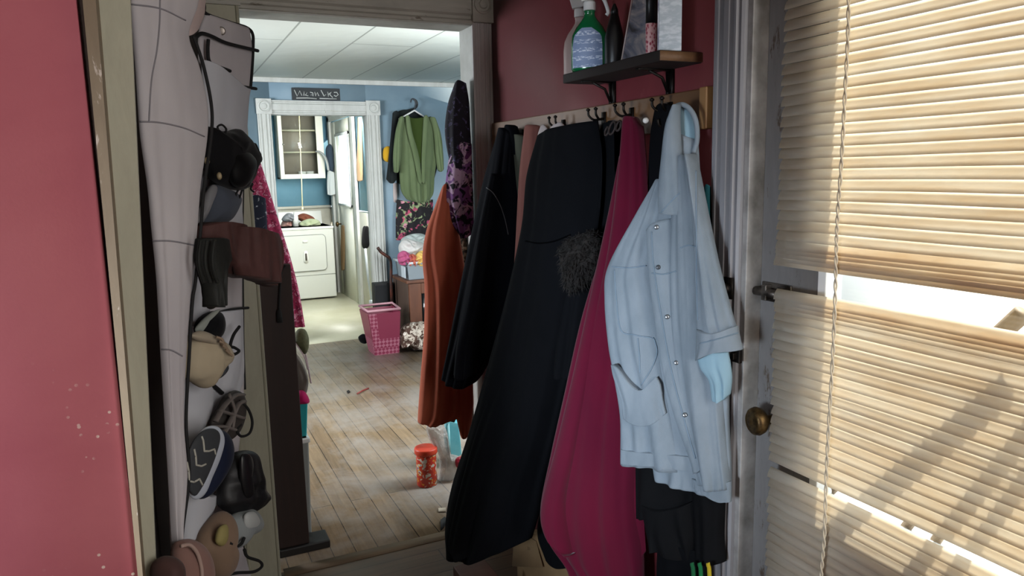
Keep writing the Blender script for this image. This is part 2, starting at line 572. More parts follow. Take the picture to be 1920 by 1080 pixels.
# doorway into the next room
b = MB(); fluted_leg(b, 1.127, W, 0, 2.06, D, 'x', -1, .012); struct(b.put('trim_2', wornpaint('pale_casing', '#c6c3c2', '#aeabab', '#857d76', .68), smooth=False), 'right fluted casing of the doorway')
b = MB(); b.box(.165, .285, D-.018, D, 0, 2.06); b.tube([(.279, D-.018, 0), (.279, D-.018, 2.06)], .006, 8); b.tube([(.175, D-.018, 0), (.175, D-.018, 2.06)], .006, 8); struct(b.put('trim_3', sagep, smooth=False), 'left fluted casing of the doorway')
b = MB(); fluted_head(b, .285, 1.127, 2.055, 2.18, D, -1); struct(b.put('trim_4', soff, smooth=False), 'head casing of the doorway')
b = MB(); rosette(b, 1.122, W, 2.06, 2.19, D, -1); struct(b.put('trim_5', soff, smooth=False), 'corner block with a carved rosette')
b = MB(); rosette(b, .16, .29, 2.06, 2.19, D, -1); struct(b.put('trim_6', soff, smooth=False), 'corner block with a carved rosette above the shoe organizer')
b = MB(); b.box(1.127, 1.145, D, D2, 0, 2.06); b.box(.267, .285, D, D2, 0, 2.06); b.box(.267, 1.145, D, D2, 2.05, 2.068)
struct(b.put('trim_7', M('jamb_white', '#c4c6c2', .5, '#adaea8', 9), bevel=.002), 'pale jamb lining of the doorway')
# left opening: tan board edge and pale green board
def yquad(mb, pts, y0, y1):
    A = [Y(p, q, y0) for p, q in pts]; mb.hexa(A, [np.array([q[0], y1, q[2]]) for q in A])
b = MB(); yquad(b, [(146, -90), (172, -90), (276, 1180), (268, 1180)], 1.335, 1.44)
struct(b.put('trim_8', tanp, smooth=False), 'chipped tan edge of the casing beside the red wall')
b = MB(); yquad(b, [(168, -90), (240, -90), (298, 1180), (268, 1180)], 1.42, 1.47)
struct(b.put('trim_9', sagep, smooth=False), 'pale green board beside the shoe organizer')

# far room shell
b = MB(); b.box(-1.7, .885, FAR, FAR+.12, 0, 2.4); b.box(1.70, 3.4, FAR, FAR+.12, 0, 2.4); b.box(.885, 1.70, FAR, FAR+.12, 2.02, 2.4)
struct(b.put('wall_far', blue), 'blue wall at the far end')
b = MB(); b.box(3.3, 3.4, D2, FAR, 0, 2.4); struct(b.put('wall_far_right', blue))
b = MB(); b.box(-1.8, -1.7, D, FAR+.1, 0, 2.4); struct(b.put('wall_far_left', blue))
# ceiling of wide white panels
t = NT('ceiling_panels'); t.b.inputs['Roughness'].default_value = .45
br = t.add('ShaderNodeTexBrick', offset=0.5)
for k_, v_ in (('Color1', lin('#e0e6de')), ('Color2', lin('#d8dfd6')), ('Mortar', lin('#a0a79f')), ('Scale', 1.0), ('Mortar Size', .006), ('Brick Width', 4.0), ('Row Height', .41)):
    br.inputs[k_].default_value = v_
t.link(t.mapping((1, 1, 1), (0, 0, PI/2), (0, .1, 0)), br.inputs['Vector'])
t.color(br.outputs['Color']); t.bump(t.noise(t.mapping((1, 1, 1)), 1.6, 3), .25, .08)
b = MB(); b.box(-1.7, 3.4, D2, FAR+.12, 2.31, 2.4); struct(b.put('ceiling_far', t.m), 'white panelled ceiling of the next room')
b = MB(); b.box(-1.7, 3.3, FAR-.025, FAR, 2.27, 2.31); struct(b.put('trim_10', whitep, bevel=.004), 'white moulding along the ceiling')
b = MB(); b.box(-1.7, .775, FAR-.018, FAR, 0, .14); b.box(1.815, 3.3, FAR-.018, FAR, 0, .14); struct(b.put('baseboard_far', whitep, bevel=.003))
b = MB(); fluted_leg(b, .775, .887, 0, 2.012, FAR, 'x', -1); struct(b.put('trim_11', whitep, smooth=False), 'left fluted white casing of the laundry doorway')
b = MB(); fluted_leg(b, 1.70, 1.815, 0, 2.012, FAR, 'x', -1); struct(b.put('trim_12', whitep, smooth=False), 'right fluted white casing of the laundry doorway')
b = MB(); fluted_head(b, .887, 1.70, 2.012, 2.125, FAR, -1); struct(b.put('trim_13', whitep, smooth=False), 'white head casing of the laundry doorway')
for i_, (a_, c_) in enumerate(((.77, .892), (1.695, 1.82))):
    b = MB(); rosette(b, a_, c_, 2.01, 2.135, FAR, -1); struct(b.put('trim_%d' % (14+i_), whitep, smooth=False), 'white corner block of the laundry doorway')
b = MB(); b.box(.87, .889, FAR, FAR+.12, 0, 2.02); b.box(1.698, 1.716, FAR, FAR+.12, 0, 2.02); b.box(.87, 1.716, FAR, FAR+.12, 2.008, 2.025)
struct(b.put('trim_16', whitep), 'white jamb of the laundry doorway')
# laundry
b = MB(); b.box(.4, 2.6, FAR+.02, LB+.1, -.06, 0.004)
struct(b.put('floor_laundry', M('pale_vinyl', '#cfcdb6', .35, '#c2c0a4', 3)), 'pale vinyl floor of the laundry')
b = MB(); b.box(.4, 2.1, LB, LB+.1, 1.1, 2.45); b.box(.3, .4, FAR+.12, LB, 1.1, 2.45); b.box(1.98, 2.06, 9.46, LB, 1.1, 2.45); b.box(1.98, 2.06, FAR+.12, 8.32, 1.1, 2.45); b.box(1.98, 2.06, 8.32, 9.46, 2.15, 2.45)
struct(b.put('wall_laundry', teal), 'teal blue wall of the laundry')
b = MB(); b.box(.4, 2.1, LB-.01, LB+.1, 0, 1.08); b.box(.3, .41, FAR+.12, LB, 0, 1.1); b.box(1.97, 2.06, 9.46, LB, 0, 1.08); b.box(1.97, 2.06, FAR+.12, 8.32, 0, 1.08)
b.box(.4, 1.97, LB-.03, LB, 1.075, 1.11)
struct(b.put('trim_17', cream), 'cream lower wall of the laundry')
b = MB(); b.box(.3, 2.6, FAR+.12, LB+.1, 2.45, 2.5); struct(b.put('ceiling_laundry', cream))

# ------------------------------------------------------------------ back door with its window, right edge of the photo
dgrey = wornpaint('door_grey_paint', '#84817f', '#6f6c6b', '#54483d', .6)
b = MB(); fluted_leg(b, 1.312, 1.412, 0, 2.18, W, 'y', -1, .03); struct(b.put('trim_18', greyp, smooth=False), 'grey fluted casing between the coats and the back door')
b = MB(); fluted_leg(b, .25, .35, 0, 2.18, W, 'y', -1, .03); b.box(W-.03, W, .25, 1.412, 2.07, 2.19)
struct(b.put('trim_19', greyp, smooth=False), 'grey casing around the back door')
b = MB(); b.box(W-.012, W+.12, 1.296, 1.313, 0, 2.07); b.box(W-.012, W+.12, .345, .362, 0, 2.07); b.box(W-.012, W+.12, .345, 1.313, 2.055, 2.072)
struct(b.put('trim_20', M('jamb_edge', '#a39f9c', .5, '#7a7672', 12), bevel=.002), 'pale door stop of the back door')
XD = 1.240
door = thing('door_1', (XD+.02, .83, 0), 'grey painted back door with a big window behind the blind', 'door'); door['kind'] = 'structure'
GY0, GY1, GZ0, GZ1 = .50, 1.128, .765, 1.93
b = MB(); b.box(XD, XD+.04, GY1, 1.295, 0.01, 2.05); b.box(XD, XD+.04, .363, GY0, 0.01, 2.05); b.box(XD, XD+.04, GY0, GY1, GZ1, 2.05); b.box(XD, XD+.04, GY0, GY1, .60, GZ0); b.box(XD, XD+.04, GY0, GY1, .01, .2)
b.box(XD+.014, XD+.028, GY0, GY1, .2, .60)
b.put('door_slab', dgrey, door, smooth=False)
b = MB()
for (y0, y1, z0, z1) in ((GY0, GY0+.022, GZ0, GZ1), (GY1-.022, GY1, GZ0, GZ1), (GY0, GY1, GZ0, GZ0+.016), (GY0, GY1, GZ1-.02, GZ1)):
    b.box(XD-.004, XD+.044, y0, y1, z0, z1)
b.box(XD+.04, XD+.13, GY0-.03, GY1+.03, GZ0-.03, GZ0+.004)
o = b.put('window_frame', M('white_gloss', '#e8ebee', .35), door, bevel=.002); o['label'] = 'white window stop'
t = NT('window_glass')
gl = t.add('ShaderNodeBsdfGlossy', Roughness=.02); tr = t.add('ShaderNodeBsdfTransparent'); mx = t.add('ShaderNodeMixShader')
tr.inputs['Color'].default_value = (.96, .98, .98, 1); mx.inputs[0].default_value = .05
t.link(tr.outputs[0], mx.inputs[1]); t.link(gl.outputs[0], mx.inputs[2]); t.link(mx.outputs[0], t.out.inputs['Surface'])
glass = t.m
b = MB(); b.box(XD+.018, XD+.022, GY0+.02, GY1-.02, GZ0+.018, GZ1-.018); b.put('glass', glass, door, smooth=False)
# knob, rose, slide bolt, keyhole
kc = X(1432, 795, XD-.055)
b = MB(); b.lathe([(.006, 0), (.011, .004), (.011, .022), (.017, .026), (.029, .036), (.033, .047), (.030, .058), (.024, .063), (.022, .0615), (.016, .0655), (.013, .064), (.008, .067), (.002, .0675)], (XD-.008, kc[1]+.012, kc[2]), 28, ax=(-1, 0.22, 0))
b.put('knob', metal_brass, door)['label'] = 'old brass knob with concentric rings'
b = MB(); b.lathe([(.026, 0), (.026, .003), (.018, .008)], (XD, kc[1]+.004, kc[2]+.008), 24, ax=(-1, 0, 0)); b.obox((XD-.004, kc[1]-.004, kc[2]-.06), (.003, 0, 0), (0, .011, 0), (0, 0, .045))
b.lathe([(.008, 0), (.008, .006)], (XD-.006, kc[1]-.004, kc[2]-.07), 12, ax=(-1, 0, 0))
b.put('knob_rose', metal_dark, door)['label'] = 'dark rose and keyhole plate'
bz = X(1440, 546, XD)[2]
b = MB(); b.box(XD-.005, XD, 1.20, 1.288, bz-.022, bz+.022); b.box(XD-.024, XD-.005, 1.207, 1.222, bz-.018, bz+.018); b.box(XD-.024, XD-.005, 1.255, 1.270, bz-.018, bz+.018)
o = b.put('slide_bolt', metal_steel, door, bevel=.002); o['label'] = 'worn steel slide bolt'
MB().tube([(XD-.016, 1.206, bz), (XD-.016, 1.308, bz)], .010, 10).put('bolt_rod', metal_steel, o)
b = MB(); b.box(W-.034, W-.028, 1.318, 1.345, bz-.02, bz+.03); b.lathe([(.012, 0), (.012, .014), (.004, .016)], (W-.034, 1.33, bz+.005), 12, ax=(-1, 0, 0))
k = thing('door_chain', (W-.034, 1.33, bz-.1), 'dark door chain hanging down the grey casing', 'door chain')
b.put('chain_plate', metal_dark, k)
b = MB(); cz = bz-.01
for i in range(13):
    c = np.array((W-.036, 1.332+.004*math.sin(i*.9), cz-i*.0115)); r = .0075
    if i % 2: p_ = [(c[0], c[1]+.005*math.cos(a), c[2]+r*math.sin(a)) for a in np.linspace(0, 2*PI, 10)[:-1]]
    else: p_ = [(c[0]+.005*math.cos(a), c[1], c[2]+r*math.sin(a)) for a in np.linspace(0, 2*PI, 10)[:-1]]
    b.tube(p_, .0018, 6, True)
b.put('chain', metal_dark, k)
q = X(1380, 667, W-.034)
b = MB(); b.obox(q+np.array((0.002, 0, 0)), (.005, 0, 0), (0, .014, 0), (0, 0, .016)); b.obox(q-np.array((.008, 0, 0)), (.006, 0, 0), (0, .006, 0), (0, 0, .008))
tag(b.put('chain_keeper', metal_dark, bevel=.002), 'small dark metal catch on the grey casing beside the denim sleeve', 'door catch')

# ------------------------------------------------------------------ the blind
def slatmat(name, c, c2, tl):
    t = NT(name); t.b.inputs['Roughness'].default_value = .5
    n = t.noise(t.mapping((1, .25, 2)), 16, 5, .7)
    col = t.ramp(n, [(0.36, c), (0.7, c2)]); t.color(col)
    t2 = t.add('ShaderNodeBsdfTranslucent'); t.link(col, t2.inputs['Color'])
    mx = t.add('ShaderNodeMixShader'); mx.inputs[0].default_value = tl
    t.link(t.b.outputs[0], mx.inputs[1]); t.link(t2.outputs[0], mx.inputs[2]); t.link(mx.outputs[0], t.out.inputs['Surface'])
    return t.m
slat_m = slatmat('blind_slat', '#f3ecdf', '#e8dac4', .57)
XB = 1.196
def slat(mb, z, tilt, y0=.43, y1=1.203, w=.025, wob=0.0, dx=0.0, sl=0.0):
    """one curved metal slat, sampled along its length"""
    n = 9; ys = np.linspace(y0, y1, n); k0 = len(mb.v)
    ca, sa = math.cos(tilt), math.sin(tilt)
    cs = [(-.5, 0), (-.17, .0022), (.17, .0022), (.5, 0)]
    for i, y in enumerate(ys):
        zz = z+wob*math.sin(y*9+z*30)+sl*(y1-y)
        for s, h in cs+[(q[0], q[1]-.0006) for q in cs[::-1]]:
            a = s*w
            mb.v.append([XB+dx+a*ca-h*sa, y, zz+a*sa+h*ca])
    for i in range(n-1):
        for j in range(8): mb.f.append((k0+i*8+j, k0+i*8+(j+1) % 8, k0+(i+1)*8+(j+1) % 8, k0+(i+1)*8+j))
    mb.f.append(tuple(k0+j for j in range(8))[::-1]); mb.f.append(tuple(k0+(n-1)*8+j for j in range(8)))
bl = thing('window_blind', (XB, .82, .30), 'cream slatted blind hung over the window of the back door', 'blind')
rb = random.Random(3)
b = MB(); z = 1.352
while z < 2.0:
    slat(b, z, math.radians(64+rb.uniform(-3, 3)), wob=.0008, y1=1.203+rb.uniform(-.002, .003)); z += .0215
for i in range(5): slat(b, 1.332-i*.0085, math.radians(66), wob=.0006, dx=-.001*i, y1=1.203+rb.uniform(-.002, .003), sl=.004*(4-i)*.3)
b.put('upper_slats', slat_m, bl)['label'] = 'closed slats above the gap'
b = MB(); b.obox((XB-.002, .817, 1.296), (.005, 0, 0), (0, .386, 0), (0, 0, .0085)); b.put('bottom_rail', slat_m, bl, bevel=.002)
b = MB(); z = 1.222
for i in range(4): slat(b, z-i*.009, math.radians(66), wob=.0006, y1=1.203+rb.uniform(-.003, .003))
z -= .045
while z > .845:
    slat(b, z, math.radians(61+rb.uniform(-4, 4)), wob=.001, y1=1.203+rb.uniform(-.003, .003)); z -= .0215
z -= .020
while z > .34:
    slat(b, z, math.radians(63+rb.uniform(-3, 3)), wob=.001, y1=1.203+rb.uniform(-.004, .003)); z -= .0215
b.put('lower_slats', slat_m, bl)['label'] = 'slats below the gap'
cord_m = M('cord', '#d9cdb6', .8)
pts = [(1592, -60), (1590, 60), (1584, 180), (1578, 300), (1571, 400), (1568, 470), (1566, 560), (1561, 680), (1554, 800), (1549, 900), (1546, 1000), (1540, 1075), (1536, 1140)]
C3 = cr([X(*q, XB-.017) for q in pts], 260)
b = MB()
for ph in (0, PI):
    b.tube([c+np.array((.0022*math.cos(i*.55+ph), .0022*math.sin(i*.55+ph), 0)) for i, c in enumerate(C3)], .0019, 5)
b.put('ladder_cord', cord_m, bl)['label'] = 'twisted pale cord in front of the slats'
b = MB(); b.box(XB-.02, XB+.02, .42, 1.21, 1.985, 2.03); b.put('head_rail', slat_m, bl, bevel=.003)

# ------------------------------------------------------------------ outdoors, seen through the gap
b = MB(); b.box(W+.12, 14, -9, 11, -.35, -.25); struct(b.put('ground', M('pale_concrete', '#c9c4ba', .8, '#b0aa9f', 2)))
# sticks leaning outside the window whose shade falls on the lower slats
SUN = np.array([-math.cos(math.radians(44))*math.cos(math.radians(24)), -math.cos(math.radians(44))*math.sin(math.radians(24)), -math.sin(math.radians(44))])
def pole(name, p1, p2, dist, r, label, mat, ext=.3):
    a = X(*p1, XB)-SUN*dist; c = X(*p2, XB)-SUN*dist
    low = c if c[2] < a[2] else a; hi = a if low is c else c
    u = (hi-low)/np.linalg.norm(hi-low)
    low = low-u*((low[2]-.772)/u[2]); hi = hi+u*ext
    tag(MB().tube([low, hi], r, 10).put(name, mat), label, 'stick', 'sticks leaning on the outer window sill')
pole_m = wood('pole_wood', '#6d5a44', '#8a755a', .7)
pole('wooden_stick', (1935, 800), (1800, 965), .16, .011, 'wooden stick outside the window whose dark shadow crosses the lower blind', pole_m, ext=.0)
pole('wooden_stick', (1960, 850), (1815, 1040), .16, .010, 'second wooden stick outside the window whose shadow runs beside the first on the lower blind', pole_m, ext=.06)
pole('wooden_stick', (1890, 727), (1705, 880), .15, .016, 'thicker stick outside the window whose broad shadow crosses the lower blind', pole_m, ext=.0)

# ================================================================== SHELF AND ITS BOTTLES
dkwood = wood('dark_shelf_wood', '#150d0b', '#20130f', .7, 'y')
SZ = X(1240, 118, 1.085)[2]           # underside near end
SX0, SY0, SY1, ST = 1.082, 1.478, 1.945, .026
SZ = 1.772
sh = thing('wall_shelf', (1.15, 1.71, SZ-.1), 'dark wooden shelf on two black brackets above the coat rail', 'shelf')
b = MB(); b.box(SX0, W, SY0, SY1, SZ-ST, SZ); o = b.put('shelf_board', dkwood, sh, bevel=.003)
b = MB(); b.box(SX0, W, SY0-.0016, SY0-.0001, SZ-ST+.002, SZ-.002); b.put('end_grain', wood('end_grain', '#5a3f2a', '#7a5a3c', .6, 'y'), sh)['label'] = 'lighter sawn end of the shelf board'
for yy in (1.868, 1.597):
    b = MB()
    for dy in (-.009, .009): b.box(W-.009, W-.001, yy+dy-.0045, yy+dy+.0045, 1.665, SZ-ST)
    b.tube([(W-.012, yy, 1.69), (W-.03, yy, 1.725), (W-.07, yy, SZ-ST-.004)], .004, 8); b.box(SX0+.02, W-.002, yy-.008, yy+.008, SZ-ST-.004, SZ-ST)
    b.put('bracket', metal_dark, sh)

def on_shelf(px, x):            # a shelf spot under the photo column px at distance x from the camera's side
    lo, hi = 1.3, 2.2
    for _ in range(40):
        mid = (lo+hi)/2
        if project((x, mid, SZ))[0] > px: lo = mid
        else: hi = mid
    return np.array([x, mid, SZ])
VDIR = np.array([-.57, -.82, 0]); VDIR /= np.linalg.norm(VDIR)       # from the shelf towards the room
VR = np.array([-VDIR[1], VDIR[0], 0])*-1.0
if VR @ RT < 0: VR = -VR

def spray(name, c, body, h, wd, mats, label, head=True, lab=None):
    t = thing(name, c, label, 'spray bottle')
    prof = [(.36, 0), (.47, .01), (.5, .04), (.5, .42), (.47, .56), (.36, .68), (.22, .78), (.15, .84), (.135, .90), (.15, .905), (.15, .93)]
    MB().lathe([(r*wd, z*h) for r, z in prof], c, 32, sx=1.0, sy=.62, xdir=VR).put('bottle', mats[0], t)
    top = np.array(c)+np.array((0, 0, h*.93))
    b = MB(); b.lathe([(.017, 0), (.017, .022), (.012, .026)], top, 20)
    q = top+np.array((0, 0, .04))
    b.hexa([q-VR*.022+VDIR*.011+np.array((0, 0, -.016)), q+VR*.05+VDIR*.009+np.array((0, 0, -.006)), q+VR*.05-VDIR*.009+np.array((0, 0, -.006)), q-VR*.022-VDIR*.011+np.array((0, 0, -.016))],
           [q-VR*.03+VDIR*.011+np.array((0, 0, .012)), q+VR*.048+VDIR*.009+np.array((0, 0, .014)), q+VR*.048-VDIR*.009+np.array((0, 0, .014)), q-VR*.03-VDIR*.011+np.array((0, 0, .012))])
    b.lathe([(.007, 0), (.008, .012)], q+VR*.05+np.array((0, 0, .004)), 12, ax=VR)
    o = b.put('spray_head', mats[1], t, bevel=.002)
    b = MB(); b.tube(cr([q+VR*.03, q+VR*.042+np.array((0, 0, -.016)), q+VR*.052+np.array((0, 0, -.045)), q+VR*.047+np.array((0, 0, -.055))], 12), .0055, 8); b.put('trigger', mats[1], o)
    if lab:
        n = 14; V, Q = [], []
        for i in range(n):
            for j in range(n):
                u, v = j/(n-1)*2-1, i/(n-1)
                wv = .95*min(1, (1-v)*4+.25)**.8 if v > .8 else .95
                a = PI/2-u*wv*.95+.15
                r = (.5*wd+.0012)*(1 if v < .55 else 1-(v-.55)*.30)
                V.append(np.array(c)+VR*math.cos(a)*r*1.0+VDIR*math.sin(a)*r*.62+np.array((0, 0, h*(.05+v*.60))))
        for i in range(n-1):
            for j in range(n-1): Q.append((i*n+j, i*n+j+1, (i+1)*n+j+1, (i+1)*n+j))
        V2 = [q+VDIR*.0006 for q in V]; m0 = len(V)
        Q2 = Q+[tuple(k+m0 for k in q)[::-1] for q in Q]
        o = put('bottle_label', np.array(V+V2), Q2, lab, t)
    return t
def label_mat(name, base, ink, scale=120, thr=.55, c3=None):
    t = NT(name); t.b.inputs['Roughness'].default_value = .4
    n = t.noise(t.mapping((1, 1, 4)), scale, 2, .5)
    m1 = t.ramp(n, [(thr, (0, 0, 0, 1)), (thr+.02, (1, 1, 1, 1))])
    rows = t.add('ShaderNodeTexWave', wave_type='BANDS', bands_direction='Z', Scale=14.0)
    t.link(t.mapping((1, 1, 1)), rows.inputs['Vector'])
    m2 = t.ramp(rows.outputs['Fac'], [(.45, (0, 0, 0, 1)), (.5, (1, 1, 1, 1))])
    t.color(t.mix(t.mix(1.0, m1, m2, 'MULTIPLY'), base, ink))
    return t.m
green_gl = M('green_bottle', '#0f6b3c', .18, '#0b5a33', 8, spec=.6)
lab_blue = label_mat('blue_label', '#8092b4', '#cfd8e6', 90, .52)
spray('spray_bottle', on_shelf(1106, 1.128), None, .178, .105, (green_gl, white_pl), 'green spray bottle with a pale blue label and white trigger on the dark shelf', lab=lab_blue)
spray('spray_bottle', on_shelf(1088, 1.178), None, .19, .10, (M('taupe_plastic', '#9c8680', .5), M('grey_trigger', '#b9b4b0', .4)), 'greyish pink spray bottle standing behind the green one', )
c = on_shelf(1152, 1.14)
t_ = thing('dark_bottle', c, 'black pointed bottle between the green spray bottle and the grey sleeve', 'bottle')
MB().lathe([(.024, 0), (.026, .008), (.026, .075), (.020, .10), (.011, .135)], c, 24).put('bottle', black_pl, t_)
MB().lathe([(.011, 0), (.010, .012), (.004, .026), (.003, .028)], c+np.array((0, 0, .135)), 16).put('nozzle', black_pl, t_)
# leaning card in a clear sleeve
t = NT('grey_picture'); t.b.inputs['Roughness'].default_value = .3
t.color(t.ramp(t.noise(t.mapping((1, 1, 1)), 18, 5, .6, .6), [(.34, '#23242c'), (.48, '#5b5e6b'), (.58, '#8f8785'), (.7, '#b9a29b')]))
pic_m = t.m
c = on_shelf(1187, 1.15)
b = MB(); lean = VR*.035-VDIR*.01+np.array((0, 0, .20)); rr = VR*.029
t_ = thing('picture_card', c, 'grey photo card in a clear sleeve leaning beside the black bottle', 'card')
b.hexa([c-rr+VDIR*.004, c+rr+VDIR*.004, c+rr-VDIR*.002, c-rr-VDIR*.002], [q+lean for q in (c-rr+VDIR*.004, c+rr+VDIR*.004, c+rr-VDIR*.002, c-rr-VDIR*.002)])
b.put('card', pic_m, t_, smooth=False)
b = MB()
for s in (-1, 1):
    q = c+rr*s*1.08
    b.tube([q+VDIR*.003, q+lean*1.0+VDIR*.003], .0022, 6)
b.put('sleeve_edge', M('clear_sleeve', '#b7a6a0', .25), t_)
# patterned tube with black cap
t = NT('red_white_pattern'); t.b.inputs['Roughness'].default_value = .4
vz = t.add('ShaderNodeTexVoronoi', Scale=150.0); t.link(t.mapping((1, 1, .7)), vz.inputs['Vector'])
t.color(t.ramp(vz.outputs['Distance'], [(.3, '#a3384a'), (.5, '#d9a9a6')]))
c = on_shelf(1221, 1.128)
t_ = thing('patterned_tube', c, 'slim red and white patterned tube with a tall black cap', 'tube')
MB().lathe([(.0125, 0), (.0145, .005), (.0155, .075), (.0155, .078)], c, 20, sy=.8).put('tube', t.m, t_)
MB().lathe([(.0155, 0), (.0150, .06), (.0142, .075), (.012, .077)], c+np.array((0, 0, .078)), 20, sy=.8).put('cap', black_pl, t_)
c = on_shelf(1256, 1.125)
t_ = thing('carton', c, 'tall pale blue white carton at the near end of the dark shelf', 'box')
t = NT('carton_print'); t.b.inputs['Roughness'].default_value = .45
t.color(t.ramp(t.noise(t.mapping((1, 1, 2.5)), 45, 3, .5), [(.45, '#a9b4bd'), (.6, '#c3cbd2')]))
b = MB(); b.obox(c+np.array((0, 0, .105))-VDIR*.012, VR*.0265, VDIR*.02, (0, 0, .105)); b.put('carton_body', t.m, t_, bevel=.0015)
b = MB(); b.obox(c+np.array((0, 0, .105))-VDIR*.012-VR*.0280, VR*.0012, VDIR*.019, (0, 0, .103)); b.put('carton_side', M('carton_side', '#6d6f86', .4, '#d8dae0', 25), t_)

# ================================================================== COAT RAIL
oak = wood('rail_wood', '#5c3c22', '#74502f', .5, 'y', 14)
ra = thing('coat_rail', (W-.01, 2.07, 1.59), 'brown wooden rail of black hooks along the red wall', 'coat rack')
b = MB(); b.box(W-.020, W, 1.445, 2.705, 1.588, 1.684); b.put('rail_board', oak, ra, bevel=.003)
b = MB(); b.box(W-.030, W, 1.425, 1.452, 1.588, 1.686); b.put('end_block', wood('rail_end', '#86603a', '#9c7448', .5, 'z'), ra, bevel=.003)
def hook(px, py):
    q = X(px, py, W-.022); b = MB()
    b.box(W-.024, W-.02, q[1]-.010, q[1]+.010, q[2]-.045, q[2]+.006)
    for s in (-1, 1):
        b.tube(cr([(W-.022, q[1]+s*.004, q[2]-.012), (W-.045, q[1]+s*.014, q[2]-.016), (W-.060, q[1]+s*.020, q[2]-.004), (W-.062, q[1]+s*.021, q[2]+.010)], 14), .0034, 8)
        b.lathe([(.001, 0), (.006, .003), (.006, .007), (.001, .010)], (W-.062, q[1]+s*.021, q[2]+.008), 10)
    b.tube(cr([(W-.022, q[1], q[2]-.03), (W-.04, q[1], q[2]-.055), (W-.055, q[1], q[2]-.05), (W-.058, q[1], q[2]-.036)], 12), .0034, 8)
    b.put('hook', metal_dark, ra)
for p_ in ((978, 246), (1056, 228), (1132, 214), (1184, 206), (1256, 196)): hook(*p_)

# ================================================================== GARMENTS ON THE RAIL
CX = W-.034
blk = fabric('black_cotton', '#050609', '#090a0e', .92, .8, .0)
navy = fabric('navy_cloth', '#090b12', '#0d1019', .9, .9, .0)
red_f = fabric('magenta_fleece', '#5a0d26', '#500d24', .95, .35, .35, fold=(9, 9, 1.5))
# back layer first: pinkish tan strip, sage sliver, white collars
tan = fabric('tan_pink_cloth', '#8a5a52', '#7c4f49')
o = sheet('tan_garment', [[(986, 238), (998, 234), (1012, 236)], [(975, 330), (992, 330), (1010, 330)], [(966, 480), (988, 480), (1010, 480)], [(952, 640), (980, 640), (1010, 640)], [(945, 760), (975, 765), (1000, 760)]], plan2(((1.12, 2.42), (1.16, 2.27)), ((1.03, 2.46), (1.14, 2.28))), .02, tan, folds=((.006, 3),), clampx=CX, seed=4)
tag(o, 'tan pink garment squeezed between the navy jacket and the long black coat', 'garment')
sage = fabric('sage_cloth', '#5f6458', '#4e5348')
o = sheet('sage_garment', [[(960, 256), (972, 252), (986, 256)], [(950, 330), (968, 335), (984, 330)], [(945, 400), (965, 405), (984, 400)]], plan2(((1.13, 2.45), (1.17, 2.33))), .015, sage, clampx=CX, seed=5)
tag(o, 'sliver of sage green cloth beside the top of the navy jacket', 'garment')
whitec = fabric('white_cloth', '#b9aeac', '#a99e9d')
t_ = thing('white_garment', X(1030, 300, 1.17), 'white garment with a pointed collar behind the long black coat', 'garment')
sheet('body', [[(1012, 262), (1035, 252), (1058, 258)], [(1005, 330), (1035, 330), (1066, 330)], [(1000, 420), (1035, 420), (1070, 420)]], plan2(((1.14, 2.24), (1.175, 2.08))), .012, whitec, t_, clampx=CX, seed=6)
blob('collar_point', [(1005, 274), (1013, 240), (1020, 234), (1028, 246), (1026, 262), (1012, 276)], plan2(((1.13, 2.24), (1.165, 2.08))), .01, whitec, t_, clampx=CX)
blob('collar_point', [(1022, 262), (1034, 238), (1050, 229), (1061, 240), (1062, 254), (1040, 262)], plan2(((1.125, 2.24), (1.16, 2.08))), .012, whitec, t_, clampx=CX)

# navy jacket, far end of the rail
P_n = plan2(((1.10, 2.60), (1.17, 2.42)), ((.90, 2.62), (1.08, 2.40)))
t_ = thing('navy_jacket', (1.02, 2.5, X(870, 715, .95)[2]), 'navy black jacket with thin grey piping at the far end of the rail', 'jacket')
nb = sheet('body', [[(940, 252), (955, 240), (972, 246), (980, 262)], [(912, 330), (940, 330), (962, 330), (980, 340)], [(890, 420), (925, 425), (955, 425), (978, 430)], [(866, 530), (900, 535), (935, 535), (968, 530)], [(848, 620), (880, 625), (915, 625), (950, 620)], [(830, 708), (855, 718), (882, 722), (905, 700)]], P_n, .055, navy, t_, folds=((.012, 2.2), (.006, 5)), clampx=CX, seed=11)
sheet('sleeve', [[(925, 330), (940, 325), (955, 335)], [(900, 430), (920, 425), (945, 435)], [(874, 550), (900, 555), (930, 550)], [(858, 640), (880, 645), (905, 640)], [(852, 700), (872, 708), (893, 700)]], plan2(((1.06, 2.56), (1.13, 2.40)), ((.87, 2.56), (1.05, 2.36))), .045, navy, t_, folds=((.008, 2.0), (.004, 4)), clampx=CX, seed=12)
line('piping', [nb, bpy.data.objects['sleeve']], [(912, 352), (925, 362), (938, 385), (947, 412), (953, 440)], .0016, M('grey_piping', '#5a5a5c', .6), t_)
sheet('neck_loop', [[(950, 240), (958, 234), (970, 238)], [(940, 262), (958, 260), (978, 264)], [(936, 290), (958, 290), (980, 290)]], plan2(((1.08, 2.57), (1.15, 2.40))), .025, navy, t_, clampx=CX)

